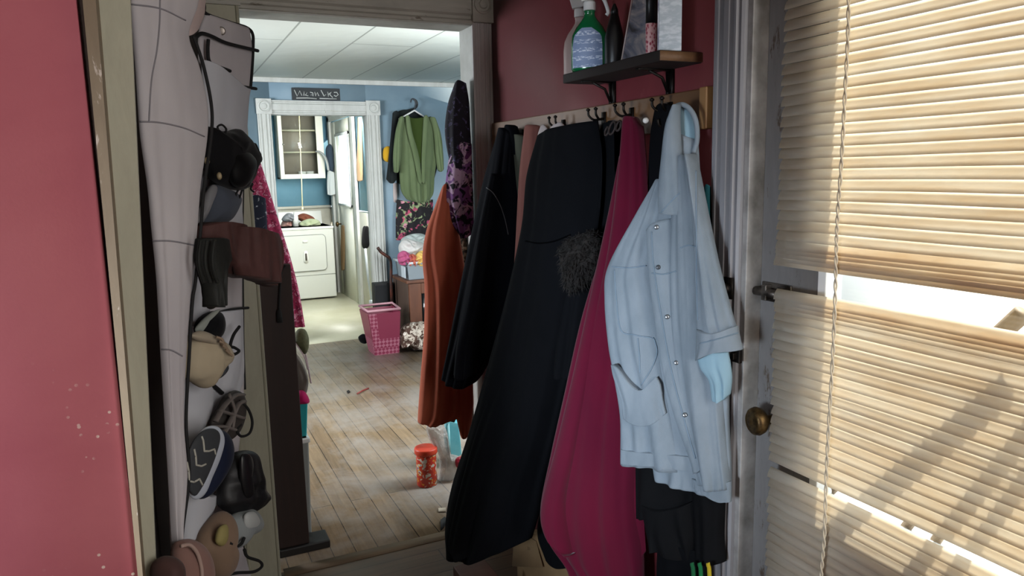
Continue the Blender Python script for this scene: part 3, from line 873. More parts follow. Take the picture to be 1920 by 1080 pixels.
# long black coat
P_b = plan2(((1.08, 2.30), (1.13, 2.02)), ((.86, 2.36), (1.07, 2.00)))
t_ = thing('long_black_coat', (1.0, 2.15, .1), 'long black coat reaching almost to the floor, left of the magenta robe', 'coat')
cb = sheet('body', [[(1018, 262), (1055, 245), (1092, 236), (1128, 226)], [(995, 330), (1040, 325), (1085, 320), (1140, 310)], [(985, 420), (1030, 425), (1075, 425), (1130, 420)], [(958, 540), (1010, 545), (1060, 545), (1100, 540)], [(925, 660), (985, 665), (1040, 665), (1080, 660)], [(885, 800), (950, 805), (1010, 800), (1048, 800)], [(850, 910), (915, 910), (975, 905), (1022, 905)], [(838, 985), (895, 990), (950, 985), (1012, 960)], [(842, 1036), (880, 1042), (930, 1032), (998, 1008)]], P_b, .075, blk, t_, folds=((.026, 1.7), (.009, 4.3)), clampx=1.148, seed=21, nu=80, nv=80)
sheet('sleeve', [[(1100, 250), (1120, 235), (1140, 232)], [(1092, 340), (1118, 340), (1145, 335)], [(1080, 430), (1108, 432), (1138, 430)], [(1060, 540), (1088, 545), (1116, 540)], [(1045, 640), (1072, 645), (1100, 640)], [(1040, 700), (1062, 706), (1086, 700)]], plan2(((1.06, 2.14), (1.15, 2.0)), ((.93, 2.16), (1.06, 1.98))), .045, blk, t_, folds=((.008, 2),), clampx=CX, seed=22)
sheet('skirt_fold', [[(1000, 430), (1020, 435), (1048, 432)], [(972, 550), (1000, 555), (1035, 550)], [(935, 680), (968, 684), (1000, 680)], [(880, 860), (905, 865), (935, 860)], [(846, 1000), (868, 1010), (892, 1000)], [(852, 1042), (866, 1046), (884, 1040)]], plan2(((1.05, 2.24), (1.10, 2.1)), ((.83, 2.30), (.92, 2.16))), .035, blk, t_, folds=((.006, 2),), clampx=CX, seed=23)
line('waist_seam', [cb], [(985, 452), (1010, 456), (1040, 452), (1070, 440)], .0022, M('black_seam', '#020203', 1.0, spec=.05), t_)
# fur trimmed garment
fur_m = M('dark_fur', '#1f1916', .95, '#120f0d', 60, .9, 140)
t_ = thing('fur_cuff', X(1088, 560, 1.05), 'dark brown fur collar bunched beside the magenta robe', 'fur')
fo = blob('pelt', [(1052, 470), (1066, 450), (1090, 438), (1118, 434), (1128, 470), (1122, 510), (1100, 530), (1074, 548), (1060, 520)], plan2(((.97, 2.06), (1.04, 1.92))), .05, fur_m, t_, lump=.012, clampx=CX, seed=3)
ps = None
def hair(o, count, length, mat, parent, name='hair', seed=0):
    """short tufts standing on a mesh, one mesh"""
    V, Q = FRONT[o.name]; rnd = random.Random(seed); b = MB()
    for _ in range(count):
        q = Q[rnd.randrange(len(Q))]; P = [np.array(V[i]) for i in q]; ww = [rnd.random() for _ in P]
        c = sum(a*p for a, p in zip(ww, P))/sum(ww); n = np.cross(P[1]-P[0], P[2]-P[0]); ln = np.linalg.norm(n)
        if ln < 1e-10: continue
        n = n/ln; n = n if n @ (CAM-c) > 0 else -n
        d = n+np.array([rnd.uniform(-.8, .8), rnd.uniform(-.8, .8), rnd.uniform(-1.1, .2)]); d /= np.linalg.norm(d)
        s = np.cross(d, [0, 0, 1.0]); s /= np.linalg.norm(s)+1e-9; k = length*rnd.uniform(.6, 1.3); wd = .0016
        b.add([c-s*wd, c+s*wd, c+d*k*.6+s*wd*.7-np.array([0, 0, k*.1]), c+d*k-np.array([0, 0, k*.35])], [(0, 1, 2, 3), (3, 2, 1, 0)])
    return b.put(name, mat, parent)
h = hair(fo, 2600, .015, fur_m, t_, 'fur_hair', 4); h['kind'] = 'stuff'
# black garment between
t_ = thing('black_garment', (1.12, 1.98, .12), 'black garment hanging behind the magenta robe, its hem showing below the long coat', 'garment')
sheet('upper_part', [[(1128, 236), (1150, 226), (1172, 232)], [(1120, 330), (1148, 330), (1182, 330)], [(1112, 430), (1145, 430), (1180, 430)], [(1095, 560), (1130, 560), (1160, 560)], [(1085, 700), (1112, 700), (1140, 700)]], plan2(((1.16, 2.0), (1.172, 1.90)), ((1.155, 2.03), (1.17, 1.90))), .010, blk, t_, folds=((.008, 2.5),), clampx=CX, minx=1.151, seed=31)
sheet('hem', [[(1078, 690), (1110, 690), (1142, 690)], [(1040, 850), (1075, 850), (1110, 850)], [(1012, 960), (1050, 960), (1092, 960)], [(1008, 1005), (1046, 1020), (1090, 1020)], [(1022, 1046), (1046, 1064), (1086, 1062)]], plan2(((1.15, 2.02), (1.165, 1.90)), ((1.075, 2.10), (1.10, 1.93))), .012, blk, t_, folds=((.004, 2.5),), clampx=CX, seed=32)
# a ring of curled dark straps hanging on the middle hooks
b = MB()
for (px, py, r) in ((1148, 240, .017), (1160, 236, .013), (1138, 246, .011)):
    q = X(px, py, 1.115); b.tube([q+np.array((.3*r*math.sin(a), r*math.cos(a)*.8, r*math.sin(a))) for a in np.linspace(0, 2*PI, 18)[:-1]], .0032, 6, True)
tag(b.put('strap_loops', M('brown_strap', '#2e2320', .7)), 'brown looped straps hanging from the middle hooks', 'straps')

# magenta robe
P_r = plan2(((1.09, 1.86), (1.14, 1.70)), ((.96, 1.97), (1.10, 1.72)))
t_ = thing('magenta_robe', (1.08, 1.82, .05), 'long magenta red fleece robe left of the denim jacket', 'robe')
rb_ = sheet('body', [[(1182, 240), (1190, 222), (1202, 220), (1213, 238)], [(1160, 330), (1182, 330), (1202, 330), (1222, 335)], [(1133, 460), (1165, 462), (1195, 462), (1224, 460)], [(1092, 600), (1135, 602), (1175, 602), (1210, 600)], [(1060, 740), (1108, 742), (1155, 742), (1200, 740)], [(1035, 850), (1090, 852), (1145, 852), (1200, 850)], [(1015, 955), (1075, 960), (1140, 960), (1200, 950)], [(1030, 1010), (1085, 1030), (1150, 1050), (1212, 1030)], [(1065, 1062), (1110, 1078), (1160, 1085), (1214, 1062)], [(1078, 1120), (1120, 1125), (1165, 1130), (1216, 1120)]], P_r, .05, red_f, t_, folds=((.022, 1.9), (.007, 4.3)), clampx=1.15, seed=42, nu=80, nv=80)
sheet('sleeve', [[(1168, 300), (1178, 290), (1190, 300)], [(1148, 390), (1162, 388), (1178, 392)], [(1118, 520), (1136, 522), (1154, 520)], [(1080, 690), (1100, 694), (1122, 690)], [(1046, 830), (1068, 836), (1092, 830)], [(1018, 940), (1042, 950), (1068, 940)], [(1022, 990), (1046, 1010), (1078, 1025)], [(1050, 1020), (1066, 1032), (1082, 1034)]], plan2(((1.06, 1.86), (1.13, 1.72)), ((.93, 1.92), (1.06, 1.74))), .04, red_f, t_, folds=((.006, 1.5),), clampx=1.15, seed=43)
sheet('front_edge', [[(1203, 240), (1208, 236), (1214, 244)], [(1206, 360), (1214, 360), (1224, 362)], [(1186, 560), (1200, 562), (1214, 560)], [(1176, 740), (1190, 744), (1204, 740)], [(1166, 900), (1184, 905), (1204, 890)], [(1168, 1010), (1186, 1020), (1216, 1000)], [(1176, 1044), (1192, 1052), (1217, 1028)]], plan2(((1.10, 1.78), (1.15, 1.68)), ((1.03, 1.82), (1.12, 1.68))), .022, red_f, t_, folds=((.004, 2),), clampx=1.15, seed=44)
t_['label'] = 'long magenta red fleece robe left of the denim jacket'
b = MB(); b.lathe([(.002, 0), (.008, .002), (.007, .006), (.001, .008)], X(1211, 226, 1.13), 12, ax=(-.6, -.8, 0))
b.put('hanging_tab', M('white_tab', '#e6e2dc', .5), t_)
# black garment between robe and denim
t_ = thing('black_hooded_top', (1.13, 1.6, .3), 'black top hanging behind the denim jacket, showing above its collar', 'garment')
sheet('upper_body', [[(1228, 205), (1242, 194), (1262, 200)], [(1220, 250), (1240, 250), (1266, 250)], [(1216, 310), (1240, 310), (1270, 310)], [(1212, 400), (1240, 400), (1275, 400)], [(1195, 520), (1240, 520), (1290, 520)], [(1195, 700), (1260, 700), (1330, 700)], [(1198, 860), (1270, 860), (1345, 860)], [(1195, 930), (1270, 940), (1355, 940)]], plan2(((1.155, 1.70), (1.17, 1.54)), ((1.15, 1.70), (1.172, 1.44))), .008, blk, t_, folds=((.003, 2),), clampx=CX, minx=1.152, seed=51)
# black padded clothes under the denim hem
t_ = thing('black_padded_jacket', (1.13, 1.5, .3), 'black jacket whose ragged hems show below the denim jacket', 'jacket')
P_k = plan2(((1.06, 1.68), (1.17, 1.40)))
sheet('lower_body', [[(1194, 800), (1225, 800), (1275, 800), (1310, 800)], [(1194, 870), (1225, 880), (1275, 890), (1315, 880)], [(1195, 970), (1225, 965), (1270, 955), (1310, 945)]], P_k, .04, fabric('black_nylon', '#08080a', '#0f0f11', .8, .9, .0), t_, folds=((.008, 2.5),), clampx=CX, seed=61)
sheet('hem', [[(1204, 940), (1240, 950), (1280, 945), (1310, 935)], [(1212, 985), (1240, 990), (1285, 1000), (1316, 990)], [(1226, 1032), (1240, 1028), (1290, 1042), (1310, 1040)]], plan2(((1.04, 1.68), (1.15, 1.40))), .04, MATS['black_nylon'], t_, folds=((.01, 3),), clampx=CX, seed=62)
sheet('sleeve', [[(1296, 860), (1330, 880), (1368, 885)], [(1300, 940), (1335, 945), (1366, 940)], [(1304, 1000), (1336, 1005), (1364, 1000)], [(1306, 1042), (1336, 1050), (1370, 1046)]], plan2(((1.07, 1.54), (1.175, 1.34))), .035, MATS['black_nylon'], t_, folds=((.006, 2),), clampx=CX, seed=63)
# teal cloth behind denim
o = sheet('teal_cloth', [[(1322, 352), (1330, 345), (1340, 352)], [(1318, 400), (1330, 400), (1342, 400)], [(1316, 450), (1332, 450), (1346, 450)], [(1318, 520), (1334, 520), (1350, 520)]], plan2(((1.165, 1.46), (1.19, 1.38))), .012, fabric('teal_fabric', '#2f6f78', '#27606a'), clampx=CX, seed=64)
tag(o, 'bit of teal cloth behind the denim jacket next to the grey casing', 'cloth')

# ------------------------------------------------------------------ denim jacket
den = fabric('pale_denim', '#87919a', '#78838c', .85, 1.3, .1, vs=9, fold=(26, 26, 11))
den2 = fabric('denim_seam', '#7c8d9d', '#71828f', .85, .3, .1)
den3 = fabric('denim_inside', '#8fabb8', '#83a0ae', .85, .3, .1)
t_ = thing('denim_jacket', (1.1, 1.5, .45), 'pale blue denim jacket hanging by its collar at the near end of the rail', 'jacket')
P_d0 = plan2(((1.10, 1.66), (1.145, 1.44)), ((1.04, 1.67), (1.14, 1.36)))
bk = sheet('back_panel', [[(1256, 262), (1280, 250), (1308, 262)], [(1235, 350), (1275, 345), (1316, 350)], [(1200, 460), (1270, 460), (1340, 460)], [(1190, 620), (1280, 620), (1366, 620)], [(1200, 780), (1285, 780), (1368, 780)], [(1222, 868), (1300, 880), (1372, 868)], [(1229, 900), (1300, 914), (1372, 938)]], P_d0, .03, den, t_, folds=((.010, 2.4), (.003, 6)), clampx=1.165, seed=71)
P_d1 = plan2(((1.07, 1.66), (1.14, 1.48)), ((.985, 1.68), (1.11, 1.44)))
lf = sheet('left_front', [[(1236, 340), (1246, 335), (1258, 340)], [(1196, 402), (1222, 402), (1252, 402)], [(1143, 498), (1185, 500), (1232, 498)], [(1136, 560), (1185, 562), (1240, 560)], [(1142, 640), (1192, 642), (1250, 640)], [(1152, 700), (1203, 703), (1260, 700)], [(1164, 780), (1218, 784), (1278, 780)], [(1164, 868), (1228, 872), (1300, 882)]], P_d1, .035, den, t_, folds=((.017, 1.6), (.006, 3.6)), clampx=1.165, seed=72)
P_d2 = plan2(((1.07, 1.58), (1.135, 1.42)), ((1.02, 1.58), (1.135, 1.34)))
rf = sheet('right_front', [[(1276, 300), (1290, 290), (1306, 300)], [(1262, 400), (1295, 400), (1328, 400)], [(1255, 500), (1300, 500), (1348, 500)], [(1258, 620), (1305, 620), (1350, 620)], [(1275, 740), (1315, 742), (1358, 740)], [(1296, 850), (1330, 856), (1366, 850)], [(1310, 900), (1338, 912), (1372, 914)]], P_d2, .035, den, t_, folds=((.010, 2.1), (.004, 5)), clampx=1.165, seed=73)
pk = sheet('placket', [[(1212, 432), (1226, 418), (1246, 412), (1262, 408)], [(1214, 470), (1230, 468), (1248, 466), (1266, 464)], [(1220, 540), (1238, 540), (1256, 538), (1274, 536)], [(1232, 630), (1252, 630), (1270, 628), (1286, 626)], [(1246, 710), (1266, 712), (1284, 710), (1302, 706)], [(1268, 790), (1288, 794), (1306, 792), (1322, 786)], [(1296, 868), (1310, 872), (1322, 866), (1334, 850)], [(1300, 886), (1308, 884), (1318, 876), (1328, 862)]], plan2(((1.03, 1.58), (1.12, 1.44)), ((.962, 1.60), (1.08, 1.40))), .014, den, t_, folds=((.006, 1.3),), clampx=1.165, seed=74, prof=.35)
slv = sheet('sleeve', [[(1290, 300), (1298, 288), (1306, 300)], [(1302, 400), (1314, 396), (1328, 402)], [(1306, 500), (1326, 498), (1350, 500)], [(1308, 590), (1338, 592), (1374, 588)], [(1308, 626), (1345, 626), (1384, 620)]], plan2(((1.09, 1.50), (1.135, 1.36)), ((1.045, 1.50), (1.125, 1.30))), .03, den, t_, folds=((.006, 1.5), (.003, 4)), clampx=1.165, seed=75)
cf = sheet('cuff', [[(1308, 616), (1345, 622), (1384, 610)], [(1307, 650), (1348, 644), (1388, 632)], [(1305, 676), (1348, 658), (1393, 655)]], plan2(((1.035, 1.50), (1.12, 1.29))), .034, den, t_, folds=((.004, 3),), clampx=1.165, seed=76)
sheet('sleeve_inside', [[(1307, 668), (1335, 660), (1366, 660)], [(1314, 690), (1340, 690), (1370, 680)], [(1330, 712), (1350, 716), (1373, 710)], [(1336, 745), (1352, 752), (1370, 738)]], plan2(((1.06, 1.50), (1.13, 1.32))), .02, den3, t_, folds=((.005, 3),), clampx=1.165, seed=77)
P_c = plan2(((1.03, 1.56), (1.115, 1.42)))
co = sheet('collar', [[(1262, 205), (1268, 197), (1276, 196)], [(1248, 238), (1260, 236), (1276, 232)], [(1240, 300), (1258, 300), (1280, 296)], [(1234, 360), (1258, 360), (1286, 356)], [(1235, 399), (1260, 402), (1290, 403)]], P_c, .022, den, t_, clampx=1.165, seed=78, folds=((.003, 2),))
b = MB()
rim = [Y(*q, 1.475)*1.0 for q in ()]
loop = [plan2(((1.05, 1.54), (1.13, 1.42)))(q[0], q[1], 0)[0] for q in [(1252, 240), (1262, 206), (1278, 196), (1294, 205), (1305, 228), (1307, 262), (1300, 288)]]
b.tube(cr(loop, 40), .006, 8); b.put('collar_edge', den, t_)
sheet('collar_inside', [[(1268, 206), (1280, 200), (1294, 208)], [(1266, 240), (1284, 240), (1303, 236)], [(1270, 275), (1288, 276), (1304, 268)], [(1282, 305), (1290, 306), (1300, 296)]], plan2(((1.075, 1.56), (1.15, 1.42))), .012, den3, t_, clampx=1.165, seed=79)
hb = sheet('waistband', [[(1228, 872), (1262, 884), (1298, 900), (1310, 896)], [(1232, 896), (1262, 908), (1298, 916), (1318, 908)]], plan2(((1.03, 1.66), (1.14, 1.40))), .012, den, t_, folds=((.002, 6),), clampx=1.165, seed=80, prof=.3)
hb2 = sheet('waistband', [[(1298, 896), (1318, 902), (1346, 904), (1372, 902)], [(1300, 912), (1322, 924), (1348, 938), (1372, 940)]], plan2(((1.035, 1.56), (1.13, 1.34))), .014, den, t_, folds=((.002, 5),), clampx=1.165, seed=81, prof=.3)
lw = sheet('waistband', [[(1164, 842), (1200, 846), (1250, 850), (1300, 856)], [(1164, 868), (1200, 870), (1250, 874), (1304, 884)]], plan2(((.965, 1.68), (1.09, 1.43))), .014, den, t_, folds=((.003, 5),), clampx=1.165, seed=82, prof=.3)
pf = sheet('turned_pocket', [[(1146, 684), (1160, 688), (1200, 730), (1232, 706)], [(1150, 706), (1176, 726), (1205, 748), (1240, 722)], [(1164, 748), (1190, 764), (1216, 770), (1244, 750)], [(1168, 784), (1200, 796), (1228, 792), (1250, 774)]], plan2(((.955, 1.68), (1.09, 1.43))), .016, den, t_, folds=((.006, 2.2),), clampx=1.165, seed=83)
allden = [lf, rf, pk, slv, co, cf]
for pts in ([(1148, 500), (1180, 502), (1212, 498)], [(1152, 505), (1156, 560), (1164, 618), (1190, 628), (1226, 634)], [(1196, 634), (1199, 665), (1200, 700)], [(1226, 634), (1232, 660), (1222, 690), (1202, 722)],
            [(1240, 398), (1256, 380), (1274, 362)], [(1312, 644), (1345, 636), (1384, 624)], [(1222, 512), (1245, 514), (1268, 508)], [(1275, 465), (1290, 460), (1304, 462)], [(1305, 320), (1306, 420), (1306, 520), (1308, 600)], [(1222, 434), (1226, 500), (1240, 590), (1258, 690), (1284, 790), (1304, 860)]):
    line('seam', allden, pts, .0016, den2, t_, 40, .0006)
for px_, py2 in ((1231, 426), (1234, 501), (1251, 594), (1268, 680), (1284, 778)):
    mb = disc_on(allden, px_, py2, .0058, .004, MB())
    if mb.v: mb.put('button', M('snap_button', '#8a8e92', .3, metal=.8) if py2 != 501 else M('dark_button', '#3a3f46', .4), t_)

# ------------------------------------------------------------------ on the floor under the coats
card_m = M('cardboard', '#8a6f4d', .85, '#7d6344', 6)
q0 = Z(960, 1130, 0)
t_ = thing('cardboard_box', (1.1, 2.05, 0), 'brown cardboard box standing under the long black coat', 'box')
b = MB(); A = Z(970, 1170, 0); 
P_box = plan2(((1.09, 2.26), (1.16, 1.95)))
b.hexa([P_box(968, 1000, 0)[0], P_box(1090, 1000, 0)[0], P_box(1090, 1000, 0)[0]+np.array((.03, .02, 0)), P_box(968, 1000, 0)[0]+np.array((.03, .02, 0))],
       [P_box(968, 1000, 0)[0]*np.array((1, 1, 0)), P_box(1090, 1000, 0)[0]*np.array((1, 1, 0)), P_box(1090, 1000, 0)[0]*np.array((1, 1, 0))+np.array((.03, .02, 0)), P_box(968, 1000, 0)[0]*np.array((1, 1, 0))+np.array((.03, .02, 0))])
b.put('box_body', card_m, t_, bevel=.002)
a_, c_ = P_box(966, 1004, 0)[0], P_box(1020, 1030, 0)[0]
b = MB(); b.hexa([a_+np.array((-.004, -.004, .03)), P_box(1006, 1014, 0)[0]+np.array((-.004, -.004, 0)), P_box(1006, 1014, 0)[0]+np.array((-.001, -.001, 0)), a_+np.array((-.001, -.001, .03))], [a_+np.array((-.03, -.03, -.1)), c_+np.array((-.012, -.012, -.06)), c_+np.array((-.008, -.008, -.06)), a_+np.array((-.026, -.026, -.1))])
b.put('box_flap', card_m, t_)
t_ = thing('wooden_crate', (.93, 2.25, 0), 'low reddish brown wooden crate beside the cardboard box', 'crate')
q = Z(905, 1095, 0); 
b = MB(); b.box(.86, .985, 2.20, 2.42, 0, .055); b.put('crate_board', wood('red_wood', '#4a2a1e', '#5e3626', .5, 'x'), t_, bevel=.003)
b = MB(); b.box(.976, .986, 2.188, 2.2, 0, .085); b.put('crate_post', wood('pale_post', '#8d7c6c', '#75665a', .6, 'z'), t_, bevel=.002)
# striped bag at the near end
t_ = thing('striped_bag', (1.13, 1.45, 0), 'black bag with green and yellow stripes on the floor under the black jacket', 'bag')
P_s = plan2(((1.09, 1.62), (1.165, 1.36)))
sb = sheet('bag_body', [[(1236, 1020), (1280, 1015), (1325, 1030)], [(1234, 1100), (1282, 1100), (1336, 1100)], [(1238, 1400), (1282, 1400), (1332, 1400)]], P_s, .04, blk, t_, folds=((.004, 3),), clampx=CX, seed=91)
for px_, cc, nm in ((1298, '#1c5a36', 'green'), (1312, '#1f6b3e', 'leaf'), (1328, '#b7a02c', 'yellow')):
    sheet('stripe', [[(px_-4, 1056), (px_+3, 1054)], [(px_-1, 1100), (px_+7, 1100)], [(px_+2, 1380), (px_+10, 1380)]], plan2(((1.035, 1.62), (1.11, 1.36))), .004, fabric('stripe_'+nm, cc), t_, clampx=CX, nu=8, nv=20)

# ================================================================== SHOE ORGANIZER
org_m = fabric('organizer_canvas', '#bab5b8', '#aaa5a9', .85, .35, .1, vs=4, fold=(8, 8, 2))
pock_m = fabric('pocket_canvas', '#b9bac0', '#abacb3', .85, .35, .1, vs=4, fold=(9, 9, 4))
bind_m = M('black_binding', '#0b0b0d', .8)
stitch_m = M('grey_stitch', '#7c797e', .9)
P_w = plan2(((-.06, 1.56), (.10, 1.74)))
P_p = plan2(((.044, 1.97), (.216, 2.22)))
og = thing('shoe_organizer', (.05, 1.9, .3), 'pale canvas hanging shoe organizer with black edging beside the doorway', 'shoe organizer')
wing = sheet('side_flap', [[(238, -70), (300, -70), (374, -70)], [(242, 0), (300, 2), (370, 4)], [(248, 66), (300, 68), (351, 66)], [(253, 125), (312, 125), (371, 125)], [(258, 200), (322, 200), (387, 200)], [(263, 260), (324, 260), (386, 260)], [(276, 350), (324, 350), (373, 350)], [(283, 425), (325, 425), (367, 425)], [(293, 525), (325, 525), (357, 525)], [(301, 665), (323, 665), (345, 665)], [(309, 790), (324, 790), (338, 790)], [(315, 890), (330, 890), (345, 890)], [(321, 990), (327, 990), (334, 990)], [(326, 1060), (330, 1060), (335, 1060)], [(330, 1130), (334, 1130), (340, 1130)]],
             P_w, .02, org_m, og, back=.006, folds=((.007, 1.3), (.003, 3)), seed=101, nu=48, nv=90, prof=.4)
MB().tube([(-.11, 1.86, 2.02), (.14, 1.86, 2.02)], .008, 8).put('hanging_bar', metal_dark, og)
pan = sheet('pocket_panel', [[(383, 26), (428, 42), (466, 54)], [(372, 62), (420, 78), (471, 90)], [(372, 130), (420, 135), (467, 150)], [(378, 200), (420, 200), (462, 200)], [(376, 300), (416, 300), (455, 300)], [(362, 450), (408, 450), (453, 450)], [(349, 600), (402, 600), (453, 600)], [(340, 760), (398, 755), (456, 740)], [(338, 900), (390, 900), (442, 900)], [(328, 1000), (390, 1005), (452, 1010)], [(320, 1120), (400, 1120), (482, 1120)]],
            P_p, .012, org_m, og, back=.006, folds=((.005, 2),), seed=102, nu=48, nv=80, prof=.3)
sheet('folded_corner', [[(352, -60), (372, -60), (392, -60)], [(350, 0), (368, 0), (384, 2)], [(346, 40), (362, 34), (382, 26)], [(350, 68), (358, 62), (372, 50)]], plan2(((.02, 1.72), (.10, 1.86))), .01, fabric('pinkish_canvas', '#b5a3a0', '#a89794'), og, seed=103)
def edge(plan, pts, r, off=.016, n=60, name='binding', mat=None, v=.5):
    P = []
    for q in cr(pts, n):
        a, nn = plan(q[0], q[1], v); P.append(a+nn*off)
    return MB().tube(P, r, 7).put(name, mat or bind_m, og)
edge(P_w, [(352, 68), (371, 125), (386, 200), (385, 260), (372, 350), (366, 425), (356, 525), (350, 565), (344, 665), (338, 790), (344, 890), (332, 990), (328, 1060), (330, 1130)], .0036, .014, 120)
edge(P_p, [(374, -30), (380, 10), (384, 26), (428, 42), (460, 52), (471, 64), (472, 90), (470, 130), (467, 167)], .0045, .004)
edge(P_p, [(461, 182), (459, 215), (456, 260), (453, 330), (451, 450), (452, 560), (453, 650), (456, 730)], .0045, .004)
edge(P_p, [(350, 72), (362, 64), (380, 68), (412, 82), (470, 96)], .0048, .022)
edge(P_p, [(374, 75), (373, 95), (376, 116), (392, 125), (416, 134)], .0045, .024)
edge(P_p, [(400, 128), (416, 148), (440, 162), (468, 167)], .0045, .02)
edge(P_p, [(396, 586), (422, 580), (453, 577)], .004, .02)
edge(P_p, [(349, 712), (366, 722), (383, 736)], .005, .05)
for pts in ([(300, 0), (299, 45), (294, 95), (284, 150), (279, 230)], [(262, 228), (300, 230), (345, 240), (383, 256)], [(284, 452), (320, 452), (366, 460)], [(303, 655), (322, 657), (342, 668)], [(246, 8), (300, 16), (348, 38)]):
    line('seam', [wing], pts, .0016, stitch_m, og, 40, .0005)
mb = disc_on([pan], 415, 58, .011, .003, MB())
if mb.v: mb.put('eyelet', M('eyelet_metal', '#8d8680', .4, metal=.7), og)
PK = lambda d: plan2(((.044+d*.3, 1.97-d), (.216+d*.3, 2.22-d)))
sheet('pocket', [[(378, 112), (400, 128), (440, 162), (466, 168)], [(380, 180), (410, 185), (440, 190), (462, 190)], [(382, 260), (410, 262), (440, 262), (456, 256)]], PK(.03), .03, pock_m, og, folds=((.004, 2),), seed=104)
sheet('pocket', [[(374, 296), (392, 320), (414, 350), (440, 352)], [(372, 350), (395, 370), (420, 390), (450, 388)], [(368, 416), (395, 424), (425, 426), (452, 420)]], PK(.03), .03, pock_m, og, folds=((.004, 2),), seed=105)
sheet('pocket', [[(360, 505), (374, 520), (384, 545)], [(355, 540), (372, 556), (386, 580)], [(348, 600), (366, 610), (384, 616)]], PK(.06), .025, pock_m, og, seed=106)
sheet('pocket', [[(410, 585), (432, 582), (451, 580)], [(415, 640), (434, 640), (452, 640)], [(390, 700), (422, 704), (454, 706)], [(360, 800), (400, 780), (440, 760)]], PK(.03), .022, pock_m, og, folds=((.004, 2),), seed=107)
sheet('pocket', [[(346, 690), (372, 712), (395, 745)], [(340, 750), (366, 765), (392, 770)], [(338, 810), (356, 815), (372, 812)], [(342, 880), (350, 860), (358, 845)]], PK(.06), .025, pock_m, og, seed=108)
sheet('pocket', [[(352, 900), (372, 930), (402, 925)], [(345, 940), (366, 960), (398, 945)], [(340, 980), (358, 985), (384, 968)], [(334, 1012), (345, 1010), (362, 998)]], PK(.07), .03, pock_m, og, seed=109)

# ------------------------------------------------------------------ shoes and bags in its pockets
blkfab = fabric('black_shoe_fabric', '#08080a', '#101013', .8, .6, .2)
lace_m = M('black_lace', '#0a0a0b', .85)
def lace(pts, dep, r, parent, name='lace', mat=None, n=36):
    P = [PK(dep)(q[0], q[1], .5)[0] for q in cr(pts, n)]
    return MB().tube(P, r, 6).put(name, mat or lace_m, parent)
def SH(name, px, dep, label, cat='shoe'):
    return thing(name, PK(dep)(px[0], px[1], .5)[0], label, cat)
t_ = SH('ankle_boot', (430, 350), .1, 'black ankle boot with pull loops in the top pocket of the organizer', 'boot')
blob('upper', [(388, 238), (400, 250), (412, 246), (428, 246), (446, 242), (462, 262), (478, 282), (486, 296), (476, 312), (470, 335), (456, 355), (436, 356), (412, 346), (398, 332), (388, 310), (382, 280)], PK(.12), .045, blkfab, t_, lump=.008, seed=5)
blob('toe_cap', [(440, 290), (462, 285), (476, 302), (470, 330), (454, 352), (438, 345), (432, 318)], PK(.16), .025, fabric('boot_toe', '#060607', None, .6), t_, seed=6)
lace([(412, 248), (408, 238), (416, 234), (424, 242), (422, 250)], .14, .0025, t_, 'pull_loop')
lace([(470, 276), (478, 270), (484, 282), (488, 292), (478, 296)], .14, .003, t_, 'pull_loop')
lace([(448, 354), (442, 366), (444, 378), (450, 368), (456, 352), (466, 350), (474, 344), (470, 354), (476, 360)], .13, .0025, t_)
for q in ((388, 302), (411, 330)): MB().lathe([(.005, 0), (.006, .002), (.002, .004)], PK(.165)(q[0], q[1], .5)[0], 12, ax=(0, -1, 0), sy=1.5).put('eyelet', M('tan_eyelet', '#9a8a6c', .5), t_)
t_ = SH('grey_shoe', (405, 412), .07, 'grey canvas shoe under the black ankle boot')
blob('upper', [(400, 346), (422, 352), (446, 368), (442, 388), (428, 412), (408, 424), (384, 424), (372, 420), (384, 388), (392, 362)], PK(.10), .035, fabric('grey_canvas', '#4e535e', '#444954'), t_, seed=7)
blob('sole', [(398, 347), (388, 362), (378, 392), (364, 418), (372, 424), (384, 408), (396, 378), (406, 352)], PK(.135), .012, M('grey_sole', '#77777b', .6), t_)
t_ = SH('brown_boot', (470, 520), .15, 'brown satin slouchy boot lying across the organizer and poking towards the brown panel', 'boot')
br_m = fabric('brown_satin', '#3f2826', '#563a38', .6, .9, .1, vs=10, fold=(30, 30, 18))
sheet('shaft', [[(372, 424), (398, 416), (430, 422), (446, 424)], [(372, 446), (402, 442), (432, 446), (462, 436)], [(380, 462), (408, 468), (440, 470), (490, 440)], [(402, 490), (424, 500), (456, 500), (512, 440)], [(420, 512), (438, 518), (470, 516), (516, 452)]], PK(.20), .045, br_m, t_, folds=((.012, 3), (.006, 6)), seed=112)
sheet('foot', [[(436, 424), (458, 428), (486, 436), (512, 440)], [(438, 452), (462, 456), (492, 458), (518, 460)], [(436, 490), (464, 498), (494, 502), (516, 492)], [(444, 516), (470, 522), (492, 530), (502, 538)]], PK(.24), .045, br_m, t_, folds=((.010, 3.2), (.005, 6)), seed=113)
t_ = SH('dark_strap_sandal', (392, 575), .2, 'dark sandal with hanging straps below the brown satin boot', 'sandal')
dk_m = fabric('dark_olive_leather', '#1b1c1a', '#2a2b29', .5, .6, .05)
sheet('strap', [[(370, 448), (392, 446), (424, 452)], [(366, 480), (392, 486), (430, 486)], [(372, 510), (394, 512), (416, 500)], [(382, 540), (396, 544), (408, 530)], [(386, 572), (396, 576), (408, 566)]], PK(.23), .03, dk_m, t_, folds=((.008, 3),), seed=114)
for i, x_ in enumerate((376, 388, 402)): lace([(x_, 450), (x_-4, 480), (x_-2, 505), (x_+6, 530)], .275, .004, t_, 'cord', dk_m)
blob('sole', [(382, 520), (400, 518), (412, 540), (410, 568), (394, 580), (384, 562)], PK(.21), .015, M('black_sole', '#0d0d0e', .7), t_)
t_ = SH('black_slipper', (390, 640), .1, 'small black shoe between the pocket edge and the cream cap')
